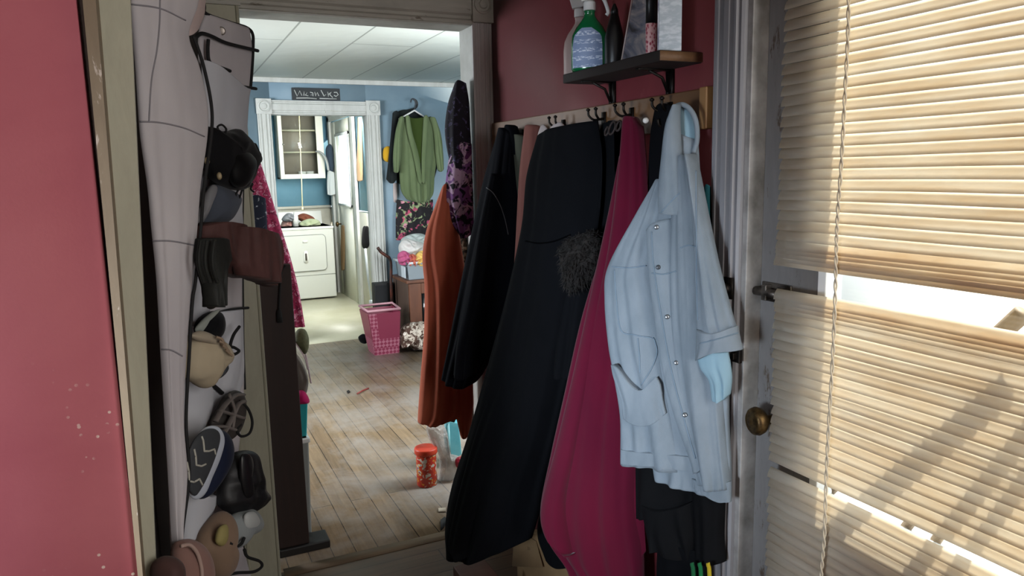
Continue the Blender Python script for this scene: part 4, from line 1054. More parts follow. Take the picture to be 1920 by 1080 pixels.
blob('upper', [(372, 620), (378, 600), (392, 586), (408, 584), (414, 604), (410, 628), (398, 640), (382, 634)], PK(.11), .03, blkfab, t_, seed=9)
blob('rim', [(366, 618), (380, 600), (400, 584), (412, 580), (398, 592), (382, 610), (374, 626)], PK(.14), .008, M('pale_rim', '#8e938c', .7), t_)
t_ = SH('cream_shoe', (390, 735), .12, 'cream canvas shoe with tan laces in the middle pocket of the organizer')
cream_f = fabric('cream_canvas', '#b3a791', '#a3967f', .85, .5, .1)
blob('upper', [(352, 640), (370, 622), (392, 628), (414, 640), (428, 660), (426, 676), (410, 690), (396, 712), (384, 728), (366, 718), (350, 704), (348, 670)], PK(.15), .045, cream_f, t_, lump=.004, seed=10)
blob('collar', [(358, 628), (376, 620), (398, 628), (420, 644), (412, 652), (390, 644), (368, 638)], PK(.185), .014, fabric('cream_lining', '#9b907f'), t_)
blob('toe', [(412, 682), (420, 676), (424, 690), (414, 706), (404, 710)], PK(.16), .015, M('dark_toe_patch', '#33373c', .6), t_)
for i in range(4): lace([(406+i*6, 632+i*8), (416+i*4, 636+i*8), (420+i*5, 646+i*7)], .215, .003, t_, 'lace', M('tan_lace', '#8e7a66', .8))
lace([(449, 612), (438, 628), (432, 648), (440, 652), (448, 658), (440, 664), (430, 660)], .1, .004, t_, 'lace')
t_ = SH('grey_sandal', (440, 820), .1, 'grey brown strappy sandal with a loose black lace above the zigzag sneaker', 'sandal')
gr_m = fabric('grey_brown_strap', '#5b5552', '#756d69', .6, .5, .1)
blob('footbed', [(420, 745), (438, 732), (454, 738), (460, 760), (456, 790), (444, 815), (424, 826), (400, 806), (396, 790), (410, 765)], PK(.09), .02, M('sandal_bed', '#37322f', .7), t_, seed=12)
b = MB()
for pts in ([(404, 790), (420, 762), (440, 742), (456, 740)], [(418, 815), (432, 790), (446, 760), (458, 752)], [(398, 800), (420, 800), (440, 806)], [(412, 770), (432, 776), (456, 784)], [(430, 740), (440, 770), (436, 806)]):
    b.tube([PK(.135)(q[0], q[1], .5)[0] for q in cr(pts, 20)], .008, 8, flat=.5)
b.put('strap', gr_m, t_)
lace([(448, 752), (464, 765), (473, 790), (468, 812), (452, 818), (444, 806), (452, 796)], .11, .0035, t_)
t_ = SH('sneaker', (380, 935), .15, 'navy and white sneaker showing its dark sole with pale zigzag tread', 'sneaker')
navy_s = fabric('navy_shoe', '#151b2e', '#1b2238', .7, .4)
blob('upper', [(398, 806), (418, 808), (428, 830), (424, 862), (410, 892), (392, 920), (376, 936), (366, 920), (372, 880), (384, 840)], PK(.15), .04, navy_s, t_, seed=14)
blob('midsole', [(362, 828), (384, 802), (408, 800), (420, 822), (412, 858), (396, 896), (382, 928), (364, 936), (350, 916), (347, 872)], PK(.19), .014, M('white_midsole', '#b9c0cc', .5), t_)
osole = blob('outsole', [(360, 832), (380, 808), (402, 804), (412, 818), (404, 852), (390, 888), (376, 916), (364, 930), (352, 910), (348, 872)], PK(.205), .012, M('dark_outsole', '#33363a', .7), t_)
zz = M('pale_tread', '#a9a79d', .7)
for pts in ([(378, 818), (381, 826), (383, 846), (392, 846), (402, 842), (404, 852)], [(364, 842), (367, 856), (368, 872), (378, 874), (386, 870)], [(350, 866), (354, 884), (355, 902), (364, 904), (374, 898), (380, 910)]):
    P = cast([osole], [q for q in np.concatenate([np.linspace(pts[i], pts[i+1], 6) for i in range(len(pts)-1)])], .001)
    if len(P) > 2: MB().tube(P, .0022, 6).put('tread_line', zz, t_)
t_ = SH('black_shoe', (455, 965), .1, 'glossy black shoe hanging at the right edge of the organizer under the sandal')
blob('upper', [(428, 872), (440, 850), (462, 844), (476, 852), (480, 880), (488, 912), (498, 934), (490, 950), (474, 960), (450, 966), (430, 962), (416, 948), (416, 915), (422, 892)], PK(.12), .045, M('black_leather', '#0c0c0e', .55, '#16161a', 14, .3, 40), t_, lump=.008, seed=15)
blob('toe_strap', [(452, 856), (464, 850), (472, 864), (468, 900), (474, 930), (462, 934), (452, 900)], PK(.165), .012, M('black_leather_strap', '#131316', .4), t_)
t_ = SH('white_grey_shoe', (450, 1020), .1, 'pale grey shoe below the black one with black loops at its heel')
blob('upper', [(436, 970), (452, 958), (474, 955), (488, 978), (480, 996), (458, 1008), (444, 1028), (432, 1016), (430, 992)], PK(.14), .035, fabric('pale_grey_knit', '#8f9494', '#7d8284'), t_, seed=16)
blob('toe', [(462, 962), (476, 960), (486, 978), (478, 992), (462, 992), (458, 976)], PK(.172), .012, M('white_toe', '#a5a8a7', .5), t_)
lace([(430, 1018), (442, 1024), (452, 1020), (458, 1008)], .18, .004, t_, 'loop')
lace([(458, 1030), (464, 1044), (486, 1052), (491, 1062), (476, 1072), (446, 1074), (426, 1078)], .12, .004, t_, 'loop')
tanf = fabric('tan_slipper', '#86705f', '#75604f', .9, .4, .3)
t_ = SH('tan_slipper', (400, 1080), .12, 'tan slipper with a yellowish sole standing between the pink slipper and the grey shoe', 'slipper')
blob('upper', [(404, 968), (418, 958), (428, 970), (428, 1000), (424, 1030), (432, 1054), (424, 1080), (404, 1086), (388, 1060), (376, 1030), (384, 996)], PK(.13), .045, tanf, t_, seed=17)
blob('lining', [(412, 990), (424, 984), (424, 1010), (416, 1024), (406, 1016)], PK(.18), .012, M('yellow_lining', '#8d8250', .8), t_)
t_ = SH('pink_slipper', (360, 1090), .2, 'pinkish tan slipper seen sole first at the foot of the organizer', 'slipper')
pkf = fabric('pink_tan_slipper', '#8a6b63', '#7b5d56', .9, .4, .3)
blob('sole', [(332, 1024), (344, 1012), (362, 1012), (378, 1026), (390, 1056), (392, 1090), (380, 1120), (344, 1120), (334, 1080)], PK(.22), .035, pkf, t_, seed=18)
P = [PK(.262)(q[0], q[1], .5)[0] for q in cr([(340, 1024), (356, 1022), (370, 1038), (378, 1068), (378, 1100)], 24)]
MB().tube(P, .004, 6).put('welt', M('pale_welt', '#a38a80', .8), t_)
t_ = SH('brown_slipper', (312, 1090), .3, 'small dark brown slipper in the bottom left corner of the organizer', 'slipper')
blob('upper', [(298, 1056), (312, 1042), (328, 1048), (334, 1072), (330, 1110), (306, 1116), (296, 1086)], PK(.30), .03, fabric('dark_brown_felt', '#4c3733', '#3d2b28'), t_, seed=19)

# ================================================================== JUST BEYOND THE DOORWAY, LEFT
dkb = wood('dark_brown_panel', '#21130f', '#2e1b15', .7, 'z')
xr = Y(549, 560, 2.89)[0]
t_ = thing('wooden_screen', (.37, 2.9, 0), 'tall dark brown wooden panel on a black foot standing just beyond the doorway', 'screen')
ztop = Y(530, 496, 2.89)[2]
b = MB(); b.box(.296, xr, 2.885, 2.915, .035, ztop); b.put('board', dkb, t_, bevel=.004)
b = MB(); b.box(.30, .50, 2.875, 2.98, 0, .035); b.put('foot', M('black_foot', '#0f0b0a', .6), t_, bevel=.006)
b = MB(); P = [Y(q[0], q[1], 2.872) for q in cr([(536, 498), (529, 508), (526, 530), (524, 560), (523, 580)], 20)]
b.tube(P, .0035, 6); b.tube([P[-1], P[-1]-np.array((0, 0, .01)), P[-1]-np.array((0, 0, .05))], [.005, .009, .011], 8)
tag(b.put('tassel_cord', lace_m), 'black cord with a tassel hanging over the top of the brown panel', 'cord')
pink = floral('pink_paisley', '#b0335f', ['#e09ab4', '#7d1f44', '#d8688f'], 70, .40)
o = sheet('pink_wrap', [[(455, 292), (474, 296), (488, 302)], [(455, 360), (482, 360), (505, 356)], [(462, 430), (500, 430), (526, 424)], [(480, 500), (522, 505), (546, 488)], [(500, 560), (540, 560), (561, 548)], [(530, 606), (552, 612), (572, 612)]], py_(2.945), .022, pink, folds=((.008, 2.4), (.004, 5)), seed=121)
tag(o, 'pink paisley wrap hanging behind the brown panel', 'wrap')
o = sheet('navy_scarf', [[(470, 366), (484, 366), (498, 372)], [(472, 395), (486, 396), (500, 400)], [(474, 440), (488, 440), (502, 450)]], py_(2.90), .012, floral('navy_white_print', '#1d2438', ['#cfd3da', '#c0c6d2', '#e2e2e2'], 26, .5), seed=122)
tag(o, 'bit of navy and white scarf between the white casing and the pink wrap', 'scarf')
xb = Y(585, 915, 2.99)[0]; z1 = Y(572, 822, 2.99)[2]
t_ = thing('storage_bin', (.42, 3.05, 0), 'grey white plastic bin standing behind the brown panel', 'bin')
b = MB(); b.hexa([(.33, 3.0, 0), (xb-.012, 3.0, 0), (xb-.012, 3.2, 0), (.33, 3.2, 0)], [(.32, 2.99, z1), (xb, 2.99, z1), (xb, 3.21, z1), (.32, 3.21, z1)]); b.put('bin_body', M('grey_white_plastic', '#8d918f', .45), t_, bevel=.006)
b = MB(); b.box(.315, xb+.005, 2.985, 3.215, z1-.02, z1); b.put('bin_rim', white_pl, t_, bevel=.004)
z2 = Y(570, 753, 3.0)[2]; xt = Y(580, 790, 3.0)[0]
t_ = thing('teal_tub', (.41, 3.05, z1), 'turquoise tub standing on the grey white bin', 'tub')
b = MB(); b.hexa([(.34, 3.01, z1), (xt-.012, 3.01, z1), (xt-.012, 3.18, z1), (.34, 3.18, z1)], [(.33, 3.0, z2), (xt, 3.0, z2), (xt, 3.19, z2), (.33, 3.19, z2)]); b.put('tub_body', M('turquoise_plastic', '#1f9aa0', .45), t_, bevel=.006)
o = blob('magenta_cloth', [(550, 738), (565, 730), (577, 742), (579, 755), (560, 757), (545, 754)], py_(3.0), .05, fabric('magenta_cloth', '#9d1550'), minz=z2); tag(o, 'magenta cloth folded on top of the turquoise tub', 'cloth')
o = blob('grey_bag', [(548, 660), (560, 668), (572, 690), (578, 715), (572, 740), (556, 738), (545, 715), (542, 680)], py_(3.03), .05, fabric('grey_brown_bag', '#6d6660', '#5c5650')); tag(o, 'grey cloth bag resting above the magenta cloth', 'bag')
o = blob('olive_hat', [(552, 628), (560, 617), (572, 618), (579, 634), (578, 654), (571, 664), (560, 652), (553, 640)], py_(3.0), .03, M('olive_straw', '#5f6142', .8, '#4c4e34', 60, .5, 120)); tag(o, 'olive round hat under the pink wrap', 'hat')
b = MB()
for pts in ([(551, 640), (562, 655), (572, 672), (577, 692)], [(573, 664), (578, 690), (583, 718)]):
    P = [Y(q[0], q[1], 2.99) for q in cr(pts, 16)]; b.tube(P, .010, 6, flat=.3)
tag(b.put('pink_ribbon', fabric('pale_pink_ribbon', '#cdbac0')), 'pale pink ribbon hanging from the olive hat', 'ribbon')

# ================================================================== DOORWAY RIGHT JAMB
purple = floral('purple_print', '#1a1326', ['#8a5a9a', '#c9a9c8', '#5f2a62'], 22, .38, dist=1.6)
dpurp = floral('dark_purple_top', '#141020', ['#3f3a5c', '#565078', '#2b2440'], 40, .5)
CJ = 1.122
t_ = thing('purple_scarf', (1.08, 2.8, 1.2), 'dark purple floral scarf hanging on the right jamb of the doorway', 'scarf')
J1 = plan2(((1.03, 2.815), (1.12, 2.76)))
sheet('upper_fold', [[(852, 160), (862, 152), (874, 156)], [(840, 195), (860, 190), (880, 195)], [(834, 240), (858, 240), (882, 240)], [(838, 280), (860, 285), (884, 280)], [(846, 312), (864, 316), (884, 312)]], J1, .035, dpurp, t_, folds=((.006, 2),), clampx=CJ, seed=131)
sheet('lower_fold', [[(846, 270), (866, 266), (885, 270)], [(838, 320), (864, 320), (886, 322)], [(834, 370), (862, 370), (888, 370)], [(846, 415), (868, 412), (889, 410)], [(862, 440), (872, 446), (884, 440)]], J1, .035, purple, t_, folds=((.008, 2.6),), clampx=CJ, seed=132)
orange = fabric('orange_cloth', '#c26a50', '#b45c46', .85, .5, .2, fold=(12, 12, 2))
t_ = thing('orange_dress', (1.0, 2.84, .4), 'long orange red dress hanging in the doorway beside the navy jacket', 'dress')
J2 = plan2(((.99, 2.86), (1.11, 2.80)), ((.90, 2.86), (1.08, 2.80)))
sheet('body', [[(829, 352), (838, 344), (850, 350)], [(816, 385), (834, 385), (856, 385)], [(800, 430), (828, 432), (860, 430)], [(792, 480), (828, 480), (868, 480)], [(796, 540), (835, 540), (876, 540)], [(795, 620), (836, 622), (880, 620)], [(789, 700), (835, 702), (884, 700)], [(784, 770), (830, 772), (886, 770)], [(783, 790), (815, 794), (850, 782)]], J2, .045, orange, t_, folds=((.014, 2.3), (.006, 5)), clampx=CJ, seed=141, nv=70)
sheet('side_panel', [[(850, 560), (865, 558), (880, 562)], [(852, 680), (868, 680), (886, 680)], [(852, 760), (868, 765), (887, 760)], [(862, 812), (870, 820), (882, 812)]], plan2(((1.0, 2.82), (1.11, 2.77))), .025, orange, t_, folds=((.005, 2),), clampx=CJ, seed=142)
o = sheet('patterned_cloth', [[(850, 440), (866, 440), (884, 436)], [(854, 520), (872, 520), (888, 520)], [(858, 620), (876, 620), (892, 620)], [(870, 720), (882, 722), (894, 720)], [(874, 790), (884, 792), (894, 790)]], plan2(((1.04, 2.915), (1.125, 2.855))), .012, floral('dark_cream_print', '#23241f', ['#7c7866', '#a19c88', '#4b4a3d'], 26, .42), folds=((.004, 2),), clampx=CJ, seed=143)
tag(o, 'dark cloth with a cream print showing between the orange dress and the navy jacket', 'cloth')

# ================================================================== ON THE FLOOR BY THE DOORWAY
c = Z(801, 908, 0); 
t = NT('snack_print'); t.b.inputs['Roughness'].default_value = .35
n = t.noise(t.mapping((1, 1, 1)), 34, 2, .5, .5); n2 = t.noise(t.mapping((1, 1, 1.6)), 20, 2, .5, .2)
pat = t.ramp(n, [(.3, '#d8d2c4'), (.42, '#d24a2a'), (.5, '#c8322a'), (.58, '#e0a23a'), (.64, '#d7d6d0'), (.7, '#5a6c9a')], 'CONSTANT')
t.color(t.mix(t.ramp(n2, [(.45, (0, 0, 0, 1)), (.5, (1, 1, 1, 1))]), '#bf3a2a', pat))
hc = Y(801, 838, c[1])[2]
t_ = thing('snack_canister', c, 'round snack canister with an orange lid on the floorboards', 'canister')
MB().lathe([(.046, 0), (.049, .004), (.049, hc-.02), (.047, hc-.012)], c, 32).put('canister_body', t.m, t_)
MB().lathe([(.054, hc-.028), (.056, hc-.024), (.056, hc-.006), (.053, hc), (.046, hc), (.044, hc-.003), (.002, hc-.003)], c, 32).put('lid', M('orange_lid', '#d6452a', .4), t_)
c2 = np.array((1.10, 3.46, 0))
t_ = thing('teal_tissue_box', c2, 'pale turquoise tall packet standing behind the orange lidded canister', 'packet')
P_t = py_(3.42)
b = MB(); F_ = [P_t(*q, 0)[0] for q in ((836, 788), (860, 794), (866, 852), (846, 866), (834, 836))]
b.prism(F_, (.03, .10, 0)); b.put('packet_body', M('turquoise_packet', '#5fb4c2', .4, '#7cc6cf', 8), t_, bevel=.004)
b = MB(); b.prism([P_t(*q, 0)[0]-np.array((0, .002, 0)) for q in ((838, 800), (842, 792), (846, 862), (842, 858))], (0, .001, 0)); b.put('packet_fold', M('packet_fold', '#9adce2', .35), t_)
b = MB(); b.prism([P_t(*q, 0)[0] for q in ((843, 782), (850, 778), (856, 784), (852, 792), (843, 790))], (.02, .06, 0)); b.put('packet_cap', black_pl, t_)
t = NT('thin_plastic'); t.b.inputs['Base Color'].default_value = lin('#b9b4ae'); t.b.inputs['Roughness'].default_value = .2
trn = t.add('ShaderNodeBsdfTransparent'); mx = t.add('ShaderNodeMixShader'); mx.inputs[0].default_value = .45
t.link(t.b.outputs[0], mx.inputs[1]); t.link(trn.outputs[0], mx.inputs[2]); t.link(mx.outputs[0], t.out.inputs['Surface'])
t.bump(t.noise(t.mapping((1, 1, 1)), 30, 3), .8, .02)
o = blob('plastic_bag', [(800, 800), (818, 796), (834, 800), (838, 830), (850, 862), (866, 858), (874, 872), (866, 900), (842, 926), (822, 918), (826, 880), (822, 850), (806, 826)], py_(3.30), .05, t.m, lump=.015, minz=.002, seed=21)
tag(o, 'crumpled clear plastic bag on the floor beside the canister', 'bag')
o = blob('red_wrapper', [(854, 862), (864, 856), (872, 864), (868, 878), (856, 876)], py_(3.24), .02, M('red_wrapper', '#a8283c', .4), seed=22, lump=.004); tag(o, 'small red wrapper in the mouth of the clear plastic bag', 'wrapper')
b = MB(); a_, c_ = Z(670, 738, .006), Z(691, 728, .006); b.tube([a_, (a_+c_)/2+np.array((0, .01, 0)), c_], .006, 6)
tag(b.put('red_stick', M('red_stick', '#8a3a34', .6)), 'thin red stick lying on the pale floorboards', 'stick')
for i_, (pts, nm, lb, cc) in enumerate(([[(826, 976), (834, 970), (840, 976), (832, 990), (826, 996)], 'black_scrap', 'black scrap on the dark floor left of the long black coat', '#0c0b0b'], [[(822, 954), (836, 953), (836, 960), (822, 960)], 'paper_scrap', 'pale paper scrap on the dark floor beside the long black coat', '#a89c8a'], [[(650, 734), (654, 732), (657, 735), (652, 738)], 'dark_crumb', 'dark crumb on the floorboards left of the red stick', '#1b1612'])):
    P = [Z(q[0], q[1], .003) for q in pts]
    b = MB(); b.prism(P, (0, 0, .004)); tag(b.put(nm, M(nm, cc, .8)), lb, 'scrap')

# ================================================================== FAR ROOM
def rect_px(x0, x1, y0, y1, yy): 
    a, c = Y(x0, y1, yy), Y(x1, y0, yy); return a[0], c[0], a[2], c[2]
x0, x1, z0, z1 = rect_px(547.5, 636, 167, 187.5, FAR)
t_ = thing('wall_sign', ((x0+x1)/2, FAR-.02, z0), 'small dark sign with white lettering above the laundry doorway', 'sign')
z0 = max(z0, 2.13)
b = MB(); b.box(x0, x1, FAR-.022, FAR, z0, z1); b.put('sign_board', M('sign_black', '#23282c', .6), t_, bevel=.002)
b = MB()
sw, sh_ = x1-x0, z1-z0
for st in ([(.05, .82), (.10, .3), (.16, .75), (.20, .35)], [(.24, .35), (.25, .7), (.31, .6), (.27, .4), (.33, .35)], [(.37, .65), (.43, .6), (.43, .35), (.37, .4), (.43, .5)], [(.47, .68), (.48, .35), (.52, .65), (.55, .35)], [(.60, .85), (.66, .35), (.70, .5)], [(.74, .72), (.75, .3), (.76, .55), (.82, .7), (.78, .5), (.84, .25)], [(.87, .68), (.93, .7), (.96, .5), (.91, .35), (.87, .45)], [(.08, .14), (.3, .17), (.5, .12)], [(.56, .15), (.92, .14)]):
    b.tube([np.array((x0+u*sw, FAR-.024, z0+v*sh_)) for u, v in st], .0045, 5)
b.put('lettering', M('sign_white', '#b9bdbb', .6), t_)

# shirts on hangers
YS = 6.52
green = fabric('green_cotton', '#5a6849', '#667455', .85, .7, .15, fold=(14, 14, 2))
t_ = thing('white_hanger', Y(776, 200, YS), 'white clothes hanger holding the green shirt on the blue wall', 'hanger')
b = MB(); b.tube([Y(q[0], q[1], YS) for q in cr([(770, 192), (772, 186), (777, 186), (779, 194), (778, 202), (777, 208)], 24)], .006, 8); b.put('hanger_hook', M('hanger_grey', '#30343a', .4), t_)
b = MB(); b.tube([Y(q[0], q[1], YS) for q in ((748, 224), (777, 207), (806, 226))], .008, 8); b.tube([Y(q[0], q[1], YS-.045) for q in ((768, 233), (798, 233))], .007, 6); b.put('hanger_bar', white_pl, t_)
t_ = thing('green_shirt', Y(785, 378, YS-.05), 'green button shirt hanging open on the white hanger', 'shirt')
G = py_(YS-.03)
sheet('body', [[(753, 218), (776, 226), (808, 218)], [(748, 240), (778, 244), (820, 240)], [(748, 290), (782, 292), (820, 290)], [(749, 330), (784, 332), (815, 330)], [(752, 358), (786, 372), (813, 360)], [(762, 374), (786, 380), (806, 374)]], G, .05, green, t_, folds=((.022, 3.2), (.010, 6.5)), seed=151)
sheet('sleeve', [[(748, 222), (753, 218), (758, 224)], [(741, 250), (747, 248), (754, 252)], [(737, 290), (745, 292), (752, 290)], [(738, 322), (743, 324), (748, 320)]], py_(YS-.06), .03, green, t_, folds=((.008, 2),), seed=152)
sheet('sleeve', [[(804, 220), (812, 220), (818, 226)], [(812, 250), (820, 250), (827, 254)], [(816, 290), (824, 292), (831, 290)], [(820, 318), (826, 322), (832, 316)]], py_(YS-.06), .03, green, t_, folds=((.008, 2),), seed=153)
sheet('collar_lining', [[(764, 219), (778, 222), (798, 219)], [(766, 240), (780, 243), (796, 240)], [(774, 270), (783, 272), (792, 268)], [(784, 305), (787, 306), (790, 304)]], py_(YS-.078), .012, fabric('dark_green_lining', '#38471f', '#32401c'), t_, seed=154)
sheet('front_edge', [[(760, 218), (764, 216), (768, 220)], [(764, 250), (769, 250), (774, 252)], [(774, 290), (779, 292), (785, 290)], [(784, 340), (788, 345), (792, 340)]], py_(YS-.095), .018, green, t_, seed=155)
sheet('front_edge', [[(794, 220), (798, 216), (803, 220)], [(792, 255), (797, 256), (802, 252)], [(790, 300), (794, 302), (799, 300)], [(790, 340), (793, 344), (798, 340)]], py_(YS-.095), .018, green, t_, seed=156)
dk2 = fabric('dark_green_print', '#15181a', '#262c2c', .85, .5)
t_ = thing('dark_shirt', Y(745, 345, FAR-.05), 'dark shirt hanging behind the green shirt with its cuff showing at the left', 'shirt')
sheet('body', [[(740, 212), (758, 206), (790, 214)], [(735, 240), (760, 240), (822, 240)], [(738, 300), (765, 300), (822, 300)], [(744, 345), (770, 345), (812, 345)]], py_(FAR-.05), .025, dk2, t_, seed=157)
sheet('sleeve', [[(736, 212), (742, 208), (748, 214)], [(733, 250), (738, 250), (744, 250)], [(728, 300), (735, 302), (742, 300)], [(724, 336), (734, 344), (744, 336)]], py_(FAR-.08), .03, dk2, t_, folds=((.006, 2),), seed=158)
t_ = thing('black_hanger', Y(781, 196, FAR-.04), 'black hanger behind the white one', 'hanger')
b = MB(); b.tube([Y(q[0], q[1], FAR-.035) for q in cr([(776, 186), (781, 190), (782, 198), (776, 204), (760, 208), (744, 212)], 24)], .009, 8); b.put('hanger_bar', black_pl, t_)
o = blob('yellow_cap', [(718, 290), (720, 278), (728, 274), (736, 280), (736, 298), (728, 304), (720, 300)], py_(FAR-.04), .03, fabric('yellow_cloth', '#c79a2a')); tag(o, 'yellow cap hanging on the blue wall left of the green shirt', 'cap')
o = sheet('floral_skirt', [[(744, 374), (770, 378), (812, 374)], [(742, 410), (775, 412), (812, 410)], [(742, 450), (775, 452), (814, 450)]], py_(FAR-.07), .05, floral('black_pink_floral', '#120d12', ['#b04a68', '#8a9a70', '#c88a98'], 16, .46), folds=((.01, 4),), seed=159); tag(o, 'black floral skirt hanging below the green shirt', 'skirt')
o = sheet('white_strip_cloth', [[(737, 344), (741, 343), (745, 345)], [(737, 365), (741, 366), (745, 365)], [(738, 378), (741, 380), (744, 378)]], py_(FAR-.008), .01, whitec, seed=160); tag(o, 'narrow white cloth hanging under the cuff of the dark shirt', 'cloth')

# cabinet with tote and clothes
cabw = wood('cabinet_wood', '#5a3626', '#74472f', .45, 'z')
t_ = thing('wooden_cabinet', (2.2, 6.34, 0), 'reddish brown cabinet with a dark glass door under the white tote', 'cabinet')
b = MB(); b.box(1.855, 2.55, 6.12, 6.58, .0, .555); b.put('cabinet_body', wood('cabinet_side', '#4b3a33', '#5c4a40', .5, 'z'), t_, bevel=.004)
b = MB(); b.box(1.84, 2.565, 6.10, 6.59, .555, .58); b.put('cabinet_top', cabw, t_, bevel=.004)
d_ = MB(); 
for (a, c, e, f) in ((1.86, 1.97, .03, .55), (2.42, 2.545, .03, .55), (1.97, 2.42, .03, .12), (1.97, 2.42, .46, .55)): d_.box(a, c, 6.10, 6.125, e, f)
dd = d_.put('door_frame', cabw, t_, bevel=.003)
b = MB(); b.box(1.97, 2.42, 6.108, 6.116, .12, .46); b.put('door_glass', M('dark_glass', '#1f2426', .15), t_)
t_ = thing('white_tote', (2.2, 6.3, .58), 'grey white plastic tote on top of the brown cabinet', 'tote')
b = MB(); A4 = lambda g, z: [(1.86-g, 6.12-g, z), (2.5+g, 6.12-g, z), (2.5+g, 6.5+g, z), (1.86-g, 6.5+g, z)]
b.hexa(A4(-.015, .58), A4(0, .73)); b.put('tote_body', M('tote_plastic', '#9aa6ae', .4, trans=.2), t_, bevel=.008)
b = MB(); 
for (a, c, e, f) in ((1.845, 2.515, 6.105, 6.125), (1.845, 2.515, 6.495, 6.515), (1.845, 1.865, 6.105, 6.515), (2.495, 2.515, 6.105, 6.515)): b.box(a, c, e, f, .72, .74)
b.put('tote_rim', M('tote_rim_white', '#c9d3d8', .4), t_, bevel=.003)
b = MB(); b.box(1.838, 1.846, 6.13, 6.24, .60, .70); b.put('tote_handle', M('tote_latch', '#c4ced6', .4), t_, bevel=.003)
pile = [('white crumpled cloth on the clothes pile in the tote', [(748, 462), (760, 448), (780, 452), (798, 460), (800, 480), (776, 488), (754, 482)], '#c9c7c4', 6.28, .1), ('pink cloth at the left of the clothes pile in the tote', [(746, 478), (758, 470), (770, 480), (768, 496), (750, 496)], '#b0577c', 6.16, .06), ('yellow cloth at the right of the clothes pile in the tote', [(776, 484), (790, 470), (806, 476), (806, 498), (782, 498)], '#d9b768', 6.15, .06), ('pale grey cloth heaped at the back of the tote', [(752, 450), (768, 440), (790, 438), (806, 448), (800, 466), (760, 466)], '#a9b3b0', 6.38, .06), ('reddish cloth in front of the tote pile', [(764, 482), (774, 476), (784, 486), (782, 498), (766, 498)], '#c06a58', 6.145, .04)]
for i_, (lb, ol, cc, yy, th) in enumerate(pile):
    o = blob('clothing', ol, py_(yy), th, fabric('pile_cloth_%s' % 'abcde'[i_], cc, None, .9, 1.0, .1, fold=(25, 25, 25)), lump=.035, seed=200+i_, minz=.6); tag(o, lb, 'clothing', 'clothes heaped in the tote')
# black box, cane, basket, patterned bag
x0, x1, z0, z1 = rect_px(705, 737, 529, 600, 6.5)
t_ = thing('black_speaker', ((x0+x1)/2, 6.52, 0), 'black boxy speaker on the floor between the doorway casing and the cabinet', 'speaker')
b = MB(); b.box(x0, x1, 6.5, 6.6, 0, z1); b.put('speaker_box', M('black_box', '#0d0e11', .6), t_, bevel=.006)
b = MB(); b.box(x0+.012, x1-.012, 6.494, 6.5, .02, z1-.02); b.put('speaker_grille', M('black_grille', '#141518', .9, bump=.5, bs=300), t_)
b = MB(); b.tube([Y(q[0], q[1], 6.44) for q in cr([(708, 464), (714, 472), (722, 478), (730, 484), (733, 496), (733, 530)], 24)]+[np.array((Y(733, 530, 6.44)[0], 6.44, 0.0))], .014, 8)
t_ = b.put('walking_cane', M('cane_black', '#17100e', .5, '#5a2a1c', 20)); tag(t_, 'dark curved cane handle leaning beside the laundry doorway', 'cane')
bp = M('pink_basket', '#7a2a42', .45)
t = NT('pink_lattice'); t.b.inputs['Roughness'].default_value = .45
vz = t.add('ShaderNodeTexChecker', Scale=44.0); t.link(t.mapping((1, 1, 1), (0.0, .78, 0)), vz.inputs['Vector'])
vz.inputs['Color1'].default_value = lin('#7f2e47'); vz.inputs['Color2'].default_value = lin('#a06273'); t.color(vz.outputs['Color'])
t_ = thing('laundry_basket', (1.6, 6.05, 0), 'pink plastic laundry basket on the floor by the laundry doorway', 'basket')
B0 = [(1.50, 5.95, .0), (1.70, 5.95, .0), (1.72, 6.16, .0), (1.50, 6.16, .0)]
T0 = [(1.445, 5.90, .385), (1.712, 5.90, .385), (1.735, 6.2, .385), (1.445, 6.2, .385)]
lerp = lambda p, q, s: np.array(p)*(1-s)+np.array(q)*s
def wallq(i, s0, s1, u0, u1, mb, th=.006):
    j = (i+1) % 4
    def pt(u, s): return lerp(lerp(B0[i], T0[i], s), lerp(B0[j], T0[j], s), u)
    q = [pt(u0, s0), pt(u1, s0), pt(u1, s1), pt(u0, s1)]
    n = np.cross(q[1]-q[0], q[3]-q[0]); n = n/np.linalg.norm(n)*th
    mb.hexa(q, [p+n for p in q])
b = MB()
for i in range(4): wallq(i, .36, .94, .24 if i == 0 else 0, 1, b)
b.hexa(B0, [np.array(q)+np.array((0, 0, .006)) for q in B0]); b.put('basket_wall', bp, t_, smooth=False)
b = MB()
for i in range(4): wallq(i, 0, .36, 0, 1, b)
wallq(0, .36, .94, 0, .24, b); b.put('basket_lattice', t.m, t_, smooth=False)['label'] = 'lighter lattice band of the basket'
b = MB(); b.tube([np.array(q)+np.array((0, 0, .0)) for q in T0], .011, 8, True); b.put('basket_rim', M('pale_pink_rim', '#b98a94', .45), t_)
o = blob('patterned_bag', [(748, 640), (750, 622), (762, 608), (780, 604), (800, 606), (806, 640), (796, 660), (776, 658), (762, 646), (752, 652)], py_(5.98), .12, floral('brown_cream_print', '#4a3328', ['#c7bcae', '#a3978a', '#d8cfc4'], 24, .38), lump=.02, minz=.002, seed=31); tag(o, 'brown and cream patterned bag slumped on the floor in front of the cabinet', 'bag')
b = MB(); q = Z(740, 645, .02); b.tube(cr([q+np.array((-.05, 0, 0)), q+np.array((0, -.02, .01)), q+np.array((.07, -.08, 0))], 12), .018, 8, flat=.6)
tag(b.put('white_sandal', M('white_sandal', '#c9c2bb', .6)), 'pale sandal on the floor between the basket and the patterned bag', 'sandal')
o = blob('black_sock', [(672, 632), (682, 626), (690, 634), (686, 644), (676, 642)], py_(6.3), .03, blkfab, minz=.002); tag(o, 'small black sock on the floor left of the pink basket', 'sock')

